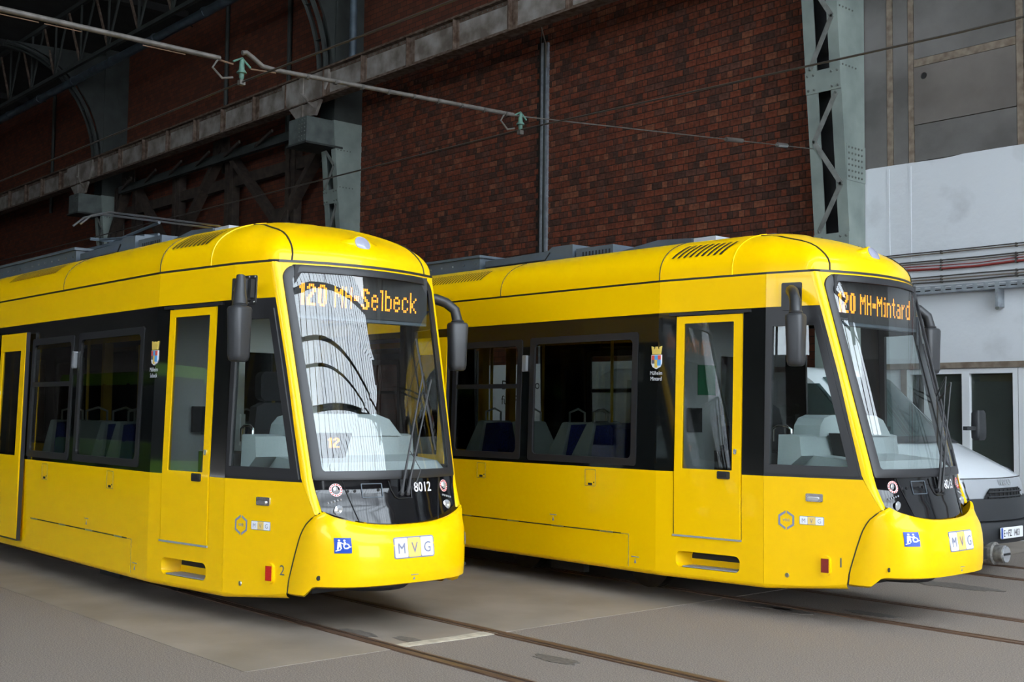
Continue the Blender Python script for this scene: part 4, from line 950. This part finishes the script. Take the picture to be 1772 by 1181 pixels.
    # partition with glazed cab door
    pt = MB().box(-2.46, -2.42, -1.06, -.25, .4, 2.72).build('cab_partition', 'cab_white', T)
    MB().box(-2.46, -2.40, .40, .56, .4, 2.72).build('partition_post', 'cab_white', pt); MB().box(-2.46, -2.42, .56, 1.06, .4, 1.5).build('partition_panel', 'cab_white', pt)
    MB().box(-2.46, -2.42, -.25, .40, 2.35, 2.72).build('partition_panel', 'cab_white', pt); MB().box(-2.44, -2.435, -.25, .40, .4, 2.35).build('pane', 'glass_side', pt); MB().box(-2.44, -2.435, .56, 1.06, 1.5, 2.72).build('pane', 'glass_side', pt)
    MB().box(-2.419, -2.415, -.62, -.34, 1.95, 2.25).build('notice', 'green_sign', pt)
    MB().box(-2.41, -2.38, -.30, -.255, 1.45, 1.75).build('notice', 'cab_white', pt); MB().box(-2.41, -2.36, -.80, -.62, 1.58, 1.82).build('card_rack', 'int_dark', pt)
    # driver seat
    st = MB(); st.prism([(-.24, 0), (.24, 0), (.26, .25), (.20, .62), (.11, .66), (-.11, .66), (-.20, .62), (-.26, .25)], lambda y, z, t: (t-.12*z, y-.22, z+1.20), -1.92, -1.80)
    st = st.build('driver_seat', 'seat_black', T)
    MB().prism(rrect(-.35, -.09, 1.88, 2.15, .06, 5), lambda y, z, t: (t, y, z), -2.04, -1.93).build('headrest', 'seat_black', st)
    MB().box(-1.95, -1.45, -.48, .04, 1.02, 1.16).build('seat_cushion', 'seat_black', st); MB().lathe([(.12, -.62), (.08, -.5), (.08, 0)], (-1.7, -.22, 1.02), 'z', 12).build('seat_pedestal', 'int_dark', st)
    # saloon
    for zz, nm, mm, ins in ((.36, 'floor_plate', 'int_floor', .24), (2.82, 'inner_ceiling', 'int_ceiling', .10)):
        pl = [(XB, 1.15-ins), (-2.5, 1.15-ins), (-1.35, 1.005-ins), (-.98, .90-ins)]
        MB().prism(pl + [(x, -y) for x, y in pl[::-1]], lambda x, y, t: (x, y, t), zz, zz+.04).build(nm, mm, T)
    MB().box(XB-.02, XB, -1.14, 1.14, .26, 3.3).build('rear_wall', 'int_dark', T)
    for side in (-1, 1):
        for x, face in ((-5.30, 1), (-4.62, -1), (-3.92, 1), (-3.55, 1)) if side < 0 else ((-5.1, 1), (-4.2, 1), (-3.3, 1)):
            y0 = side*.82
            s_ = MB(); s_.prism([(0, .45), (-.30*face, 0), (-.02*face, 0), (.10*face, .45), (.04*face, .46)], lambda u, v, t: (x+u, t, 1.20+v), y0-.21, y0+.21)
            s_ = s_.build('passenger_seat', 'seat_shell', T)
            MB().prism([(.105*face, .43), (.01*face, .02), (.30*face, .02), (.34*face, .40), (.30*face, .44)] if face > 0 else [(.105*face, .43), (.0, .02), (.20*face, .02), (.18*face, .43)], lambda u, v, t: (x+u, t, 1.20+v), y0-.18, y0+.18).build('seat_back', 'seat_blue', s_)
            MB().box(x-.25, x+.25, y0-.2, y0+.2, .78, .86).build('seat_cushion', 'seat_blue', s_)
            MB().tube([(x-.02, y0-.15*side, 1.62), (x-.02, y0-.15*side, 1.76), (x-.02, y0-.05*side, 1.80), (x-.02, y0+.08*side, 1.76), (x-.02, y0+.08*side, 1.62)], .013, 6).build('seat_grip', 'brushed', s_, 60)
    for x, y in ((-2.9, .35), (-3.1, -.35), (-4.5, .35), (-5.75, -.45), (-5.9, .55), (-3.0, .95)): MB().tube([(x, y, .4), (x, y, 2.82)], .018, 8).build('pole', 'pole_yellow', T, 60)
    for y in (.15, .62): MB().box(-6.6, -6.52, y-.09, y+.02, .42, 2.6).build('door_post', 'pole_yellow', T)
    # ---- roof equipment
    MB().box(XB, -1.72, -.70, .70, 3.25, 3.30).build('roof_deck', 'roof_grey', T)
    q = MB(); q.box(-8.6, -5.80, -.62, .62, 3.30, 3.63); q = q.build('roof_box', 'roof_grey', T); MB().box(-8.64, -5.77, -.65, .65, 3.63, 3.66).build('box_lid', 'roof_grey', q)
    for k in range(12): MB().lathe([(.012, 0), (.01, -.01)], (-8.3+k*.22, -.62, 3.56), 'y', 6).build('bolt', 'brushed', q)
    q = MB(); q.prism([(-5.72, 3.30), (-4.22, 3.30), (-4.22, 3.64), (-4.55, 3.64), (-4.62, 3.60), (-5.72, 3.58)], lambda x, z, t: (x, t, z), -.60, .60); q = q.build('roof_box', 'roof_grey', T)
    MB().tube([(-5.7, -.605, 3.50), (-4.66, -.605, 3.50), (-4.58, -.605, 3.58)], .008, 5).build('box_seam', 'black_matte', q); MB().box(-4.60, -4.50, -.3, -.2, 3.64, 3.68).build('roof_lug', 'roof_light', q)
    q = MB().box(-4.18, -3.62, -.58, .58, 3.30, 3.585).build('roof_box', 'roof_grey', T)
    for k in range(9): MB().box(-4.08+k*.05, -4.06+k*.05, -.585, -.58, 3.46, 3.54).build('vent_slot', 'black_matte', q)
    MB().prism([(-3.6, 3.30), (-2.55, 3.30), (-2.55, 3.54), (-3.0, 3.565), (-3.6, 3.49)], lambda x, z, t: (x, t, z), -.56, .56).build('roof_box', 'roof_grey', T)
    MB().box(-2.53, -2.25, -.55, .55, 3.30, 3.535).build('roof_box', 'roof_light', T)
    MB().box(-2.15, -1.80, -.2, .5, 3.30, 3.55).build('roof_box', 'roof_grey', T)
    if pantograph:
        pg = MB().box(-6.6, -4.4, -.42, .42, 3.66, 3.69).build('pantograph', 'roof_grey', T)
        for y in (-.3, .3): MB().tube([(-4.3, y, 3.69), (-6.2, y*.6, 3.84)], .016, 6).build('lower_arm', 'roof_grey', pg)
        MB().tube([(-6.2, 0, 3.84), (-4.95, 0, 3.93)], .018, 6).build('upper_arm', 'roof_grey', pg); MB().tube([(-6.2, -.3, 3.84), (-6.2, .3, 3.84)], .02, 6).build('knee_bar', 'roof_grey', pg)
        for x in (-4.98, -4.78): MB().tube([(x, -.98, 3.78), (x, -.86, 3.89), (x, -.66, 3.95), (x, .66, 3.95), (x, .86, 3.89), (x, .98, 3.78)], .013, 6).build('collector_bow', 'brushed', pg, 60)
    # ---- running gear
    MB().box(XB, -1.45, -.84, .84, .235, .36).build('underframe', 'under_dark', T); MB().box(-1.45, -.55, -.62, .62, .30, .62).build('coupler_box', 'under_dark', T)
    MB().lathe([(.30, -.03), (.34, .0), (.34, .05)], (-.62, 0, .33), 'z', 20).build('coupler_cover', 'black_matte', T)
    for bx in (-4.0, -11.2):
        bg = MB().box(bx-1.15, bx+1.15, -.78, -.70, .22, .42).build('bogie', 'under_dark', T)
        MB().box(bx-1.15, bx+1.15, .70, .78, .22, .42).build('bogie_frame', 'under_dark', bg); MB().box(bx-.25, bx+.25, -.86, -.78, .08, .25).build('track_brake', 'under_dark', bg)
        for wx in (-.93, .93):
            for sd in (-1, 1): MB().lathe([(.05, -.06), (.29, -.055), (.29, .045), (.296, .05), (.296, .07), (.05, .075)] if sd < 0 else [(.05, -.075), (.296, -.07), (.296, -.05), (.29, -.045), (.29, .055), (.05, .06)], (bx+wx, sd*.545, .30-O[2]+.012), 'y', 28).build('wheel', 'wheel_steel', bg, 40)
            MB().tube([(bx+wx, -.5, .32), (bx+wx, .5, .32)], .06, 10).build('axle', 'wheel_steel', bg, 60)
    return T
def mount_mirror(T, side, kind):
    S = SP(side)
    by = side*1.15; bx = -.90
    def body(z0, z1, w, d, tw):
        rows = []
        for z, k in ((z0, .72), (z0+.012, .9), (z0+.05, 1.0), (lerp(z0, z1, .5), 1.04), (z1-.02, 1.12), (z1, 1.02), (z1+.012, .7)):
            P = rrect(-w/2*k, w/2*k, -d/2*k, d/2*k, .045, 4); c, s = math.cos(tw), math.sin(tw)
            rows.append([(bx + u*s + v*c, by + u*c - v*s, z) for u, v in P])
        b = MB(); b.grid(rows, True); n = len(rows[0]); b.face(*range(n)); b.face(*[len(rows)*n-n+i for i in range(n)])
        return b
    mi = body(2.185, 2.635, .165, .14, .25*side).build('wing_mirror', 'mirror_plastic', T, 50)
    MB().lathe([(.055, -.02), (.062, 0), (.05, .012)], (bx, by, 2.655), 'z', 16).build('collar', 'mirror_plastic', mi, 40)
    if kind == 'folded':
        MB().tube([(bx, by, 2.65), (bx-.02, by-side*.01, 2.75), (bx-.05, by-side*.03, 2.90)], [.066, .05, .036], 10).build('mirror_arm', 'mirror_plastic', mi, 60)
        mp = MB().prism(rrect(-1.235, -1.075, 2.69, 2.935, .015, 3), S, -.005, .012).build('mirror_mount', 'black_rubber', mi)
        MB().prism(rrect(-1.235, -1.13, 2.715, 2.905, .01, 2), S, .012, .11).build('hinge_block', 'black_rubber', mi); MB().prism(rrect(-1.12, -1.09, 2.735, 2.90, .01, 2), S, .012, .05).build('hinge_block', 'black_matte', mi)
        MB().tube([S(-1.19, 2.80, .10), (bx-.05, by-side*.04, 2.86)], .03, 8).build('mirror_link', 'mirror_plastic', mi, 60)
        for x, z in ((-1.22, 2.92), (-1.155, 2.92), (-1.09, 2.92), (-1.09, 2.705), (-1.155, 2.705)): MB().lathe([(.010, 0), (.008, -side*-.006)], S(x, z, .012), 'y', 6).build('bolt', 'brushed', mi)
    else:
        p0 = S(-1.10, 2.865, .0)
        MB().tube([p0, (p0[0]+.05, p0[1]+side*.10, 2.865), (p0[0]+.12, p0[1]+side*.17, 2.83), (bx-.02, by-side*.02, 2.76), (bx, by, 2.65)], [.055, .052, .05, .05, .052], 10).build('mirror_arm', 'mirror_plastic', mi, 60)
        MB().prism(rrect(-1.20, -1.02, 2.70, 2.95, .015, 3), S, -.005, .012).build('mirror_mount', 'black_rubber', mi)

tramA = build_tram((-7.70, 5.83, 0), '8012', '120 MH-Selbeck', 'Selbeck', '12', '2', 'yellow tram numbered 8012 bound for Selbeck, nearer the camera', 'folded', True)
tramB = build_tram((-5.0, 9.72, .04), '8013', '120 MH-Mintard', 'Mintard', '99', '1', 'yellow tram numbered 8013 bound for Mintard, beside the white van', 'arm', False)
# ------------------------------------------------------------------ white road-rail van behind the right tram
def build_van():
    V = thing('van', (-6.33, 13.42, 0), 'white van on the track beside the right tram', 'van')
    prof = [(-.10, .62), (-.06, .80), (-.05, .98), (-.09, 1.10), (-.22, 1.17), (-.55, 1.32), (-.98, 1.50), (-1.06, 1.53), (-1.50, 1.94), (-1.92, 2.30), (-2.05, 2.37), (-2.35, 2.42), (-5.6, 2.46), (-5.75, 2.40), (-5.80, .45), (-.12, .45)]
    YS = (-1.0, -.985, -.93, -.8, -.5, 0, .5, .8, .93, .985, 1.0)
    def pp(x, z, y, off=0.0):
        f = max(0, min(1, (x+2.6)/2.4)); a = abs(y)
        xx = x - .26*y*y*f; k = max(0, (a-.8)/.2)
        yy = y*(1 - .13*max(0, min(1, (z-1.45)/1.0))); zz = z - (.07*k*k if z > .95 else 0)
        if z < .9: xx -= .0
        return Vector((xx + (-.06*k*k if x > -2.4 else 0), yy, zz))
    rows = [[pp(x, z, y) for x, z in prof] for y in YS]
    b = MB(); b.grid(rows, True); n = len(prof); b.face(*range(n)); b.face(*[(len(YS)-1)*n+i for i in range(n)])
    b.build('body', 'van_white', V, 35)
    # windscreen, cowl and side glass
    def strip(x0, z0, x1, z1, ya, yb, name, m, off=.012, n=10, nv=4):
        r = []
        for k in range(nv+1):
            t = k/nv
            r.append([pp(lerp(x0, x1, t), lerp(z0, z1, t), lerp(ya, yb, i/n)) + Vector((off*.75, 0, off)) for i in range(n+1)])
        return MB().grid(r).build(name, m, V, 60)
    strip(-1.08, 1.545, -1.90, 2.285, -.90, .90, 'windscreen', 'van_glass')
    strip(-.90, 1.475, -1.09, 1.55, -.93, .93, 'cowl', 'van_black', .010)
    for sd in (-1, 1):
        w = MB(); pts = [(-1.22, 1.50), (-2.15, 1.50), (-2.25, 2.20), (-1.95, 2.20)]
        w.prism(pts, lambda x, z, t: (x, sd*(1.0-.13*max(0, min(1, (z-1.45)/1.0))+t), z), -.01, .006); w.build('side_glass', 'van_glass', V)
        mi = MB(); rowsm = []
        for z, k in ((1.50, .7), (1.53, .95), (1.62, 1), (1.85, .95), (1.89, .7)):
            rowsm.append([(-.98+u*k, sd*1.27+v*k, z) for u, v in rrect(-.06, .06, -.11, .11, .03, 3)])
        mi.grid(rowsm, True); q = len(rowsm[0]); mi.face(*range(q)); mi.face(*[4*q+i for i in range(q)])
        mm = mi.build('wing_mirror', 'van_black', V, 50)
        MB().box(-1.02, -.96, *sorted((sd*.93, sd*1.22)), 1.63, 1.68).build('mirror_arm', 'van_black', mm)
        # headlamps sweep back along the wing
        h = MB(); r = []
        for t in range(6):
            u = t/5; yv = sd*lerp(.66, .985, u**.7); x = lerp(-.075, -.42, u**1.6)
            zt, zbm = lerp(1.09, 1.28, u), lerp(.98, 1.16, u)
            a, c = pp(x, zbm, yv), pp(x-.06, zt, yv); ad = Vector((.02, sd*.012, .004)); r.append([a+ad, (a+c)/2+ad*1.5, c+ad])
        h.grid(r).build('headlamp', 'lamp_clear', V, 60)
        for wx in (-.95, -4.5):
            wh = MB().lathe([(.05, -.1), (.34, -.1), (.36, -.07), (.36, .07), (.34, .1), (.05, .1)], (wx, sd*.88, .36), 'y', 26).build('wheel', 'van_black', V, 40)
            MB().lathe([(.20, -.01*sd), (.17, .02*sd), (.05, .015*sd)], (wx, sd*.975, .36), 'y', 18).build('hub', 'brushed', wh)
    # front: silver panel, maker's name, grille, bumper
    def front(poly, name, m, off, t=.02, parent=None):
        return MB().prism(poly, lambda y, z, o: pp(itp([(.45, -.02), (.62, -.02), (.8, -.045), (.98, -.045), (1.10, -.085), (1.2, -.2)], z), z, y) + Vector((o, 0, 0)), off-t, off).build(name, m, parent or V)
    def strips(f):        # split a wide plate so that it follows the rounded nose
        pass
    for k in range(10):
        y0, y1 = lerp(-.72, .72, k/10), lerp(-.72, .72, (k+1)/10)
    sp = MB(); r = []
    for z in (.86, .95, 1.02, 1.085): r.append([pp(itp([(.8, -.045), (.98, -.045), (1.10, -.085)], z), z, lerp(-.70, .70, i/20)*(1 if z > .9 else .93)) + Vector((.018, 0, 0)) for i in range(21)])
    sp.grid(r); sp = sp.build('nose_panel', 'van_silver', V, 60)
    r = [[pp(-.086, 1.095, lerp(-.74, .74, i/20)) + Vector((.02, 0, dz)) for i in range(21)] for dz in (-.006, .006)]
    MB().grid(r).build('bonnet_gap', 'black_matte', V)
    def nose(u, v, o): 
        x = itp([(.3, -.02), (.62, -.02), (.8, -.045), (.98, -.045), (1.10, -.085)], v); return pp(x, v, u) + Vector((.018+o, 0, 0))
    text_mb('IVECO', .066, lambda u, v, o: nose(u, 1.015+v, o), .012, 1.15, bold=.03).build('maker_name', 'chrome', sp, normals=False)
    gr = MB(); r = []
    for z, hw in ((.79, .40), (.83, .46), (.90, .44), (.985, .36)): r.append([nose(lerp(-hw, hw, i/16), z, .012) for i in range(17)])
    gr = gr.grid(r).build('grille', 'black_matte', V)
    for z in (.83, .885, .94):
        MB().tube([nose(lerp(-.40, .40, i/14), z, .024) for i in range(15)], .012, 5).build('grille_bar', 'van_black', gr)
    for i in range(9): MB().tube([nose(lerp(-.36, .36, i/8), .80, .02), nose(lerp(-.36, .36, i/8), .97, .02)], .008, 5).build('grille_bar', 'van_black', gr)
    r = []
    for z, o in ((.60, .0), (.62, .03), (.78, .05), (.865, .04), (.87, .0)): r.append([nose(lerp(-.99, .99, i/24), z, o) for i in range(25)])
    lo = MB().grid(r).build('bumper_top', 'van_black', V, 40)
    r = []
    for z, o in ((.35, -.02), (.36, .05), (.42, .075), (.56, .085), (.60, .06), (.605, .0)): r.append([nose(lerp(-1.0, 1.0, i/24), z, o) for i in range(25)])
    MB().grid(r).build('bumper', 'van_black', V, 40)
    r = [[nose(lerp(-.9, .9, i/12), z, -.01) for i in range(13)] for z in (.55, .82)]; MB().grid(r).build('intake', 'van_black', V)
    # number plate
    pl = MB().prism(rrect(-.27, .27, .42, .545, .01, 2), lambda u, v, o: (.075+o, u-.10, v), 0, .012).build('number_plate', 'plate_white', V)
    MB().prism([(-.268, .422), (-.228, .422), (-.228, .543), (-.268, .543)], lambda u, v, o: (.075+o, u-.10, v), .012, .014).build('plate_band', 'decal_blue', pl)
    for _t, _y in (('E', -.315), ('FZ', -.205), ('1403', -.075)): text_mb(_t, .078, (lambda y0: lambda u, v, o: (.09+o, u+y0, .443+v))(_y), .0, .74, 'LEFT', bold=.012).build('plate_text', 'black_ink', pl, normals=False)
    MB().lathe([(.014, 0), (.013, .002)], (.088, -.235, .48), 'x', 10).build('plate_seal', 'decal_grey', pl)
    # rail guide wheel and its arm
    rg = MB().lathe([(.11, -.10), (.13, -.09), (.13, .02), (.10, .03), (.10, .13), (.085, .14)], (.02, -.42, .26), 'x', 22).build('guide_wheel', 'wheel_bright', V, 40)
    MB().lathe([(.095, 0), (.09, .012)], (.16, -.42, .26), 'x', 20).build('guide_cap', 'lamp_clear', rg); MB().box(.17, .178, -.50, -.34, .25, .275).build('guide_slot', 'black_matte', rg)
    MB().box(-.35, .0, -.62, -.36, .20, .32).build('guide_arm', 'under_dark', rg)
    MB().box(-5.6, -.4, -.85, .85, .28, .5).build('chassis', 'under_dark', V)
    # dark interior seen through the glass
    MB().box(-3.0, -2.6, -.8, .8, .9, 2.2).build('cab_bulkhead', 'int_dark', V)
    return V
glass('van_glass', (.28, .34, .33), 1.5)
mat('wheel_bright', (.30, .29, .27), .45, metal=.7, var=.3, scale=20)
build_van()

# ------------------------------------------------------------------ lime green bus parked on the viewer's side, mirrored in the tram windows
def build_bus():
    B = thing('bus', (-21.0, -4.2, 0), 'lime green bus parked on the near side, mirrored in the left tram windows', 'bus')
    MB().prism(rrect(-1.25, 1.25, .32, 1.35, .08, 3), lambda y, z, t: (t, y, z), -12, 0).build('lower_body', 'bus_green', B)
    MB().prism(rrect(-1.25, 1.25, 2.75, 3.1, .12, 4), lambda y, z, t: (t, y, z), -12, 0).build('roof', 'bus_green', B)
    for sd in (-1, 1):
        for k in range(8): MB().box(-11.9+k*1.5, -11.9+k*1.5+1.38, *sorted((sd*1.22, sd*1.24)), 1.36, 2.76).build('window', 'bus_trim', B)
        for k in range(9): MB().box(-12+k*1.49, -11.9+k*1.49, *sorted((sd*1.20, sd*1.245)), 1.33, 2.8).build('window_post', 'bus_trim', B)
        for wx in (-2.6, -8.6):
            w = MB().lathe([(.1, -.13), (.46, -.13), (.48, -.1), (.48, .1), (.46, .13), (.1, .13)], (wx, sd*1.13, .48), 'y', 24).build('wheel', 'van_black', B, 40)
    MB().box(-.03, .02, -1.15, 1.15, 1.1, 2.85).build('windscreen', 'bus_trim', B)
    MB().tube([(-.1, 1.2, 2.75), (.25, 1.35, 2.6), (.25, 1.45, 2.1)], .03, 6).build('mirror_arm', 'bus_trim', B); MB().box(.18, .32, 1.38, 1.55, 1.75, 2.15).build('mirror', 'decal_white', B)
    for y in (-.85, .85): MB().lathe([(.12, 0), (.11, .03)], (0, y, .8), 'x', 16).build('headlamp', 'lamp_clear', B)
build_bus()
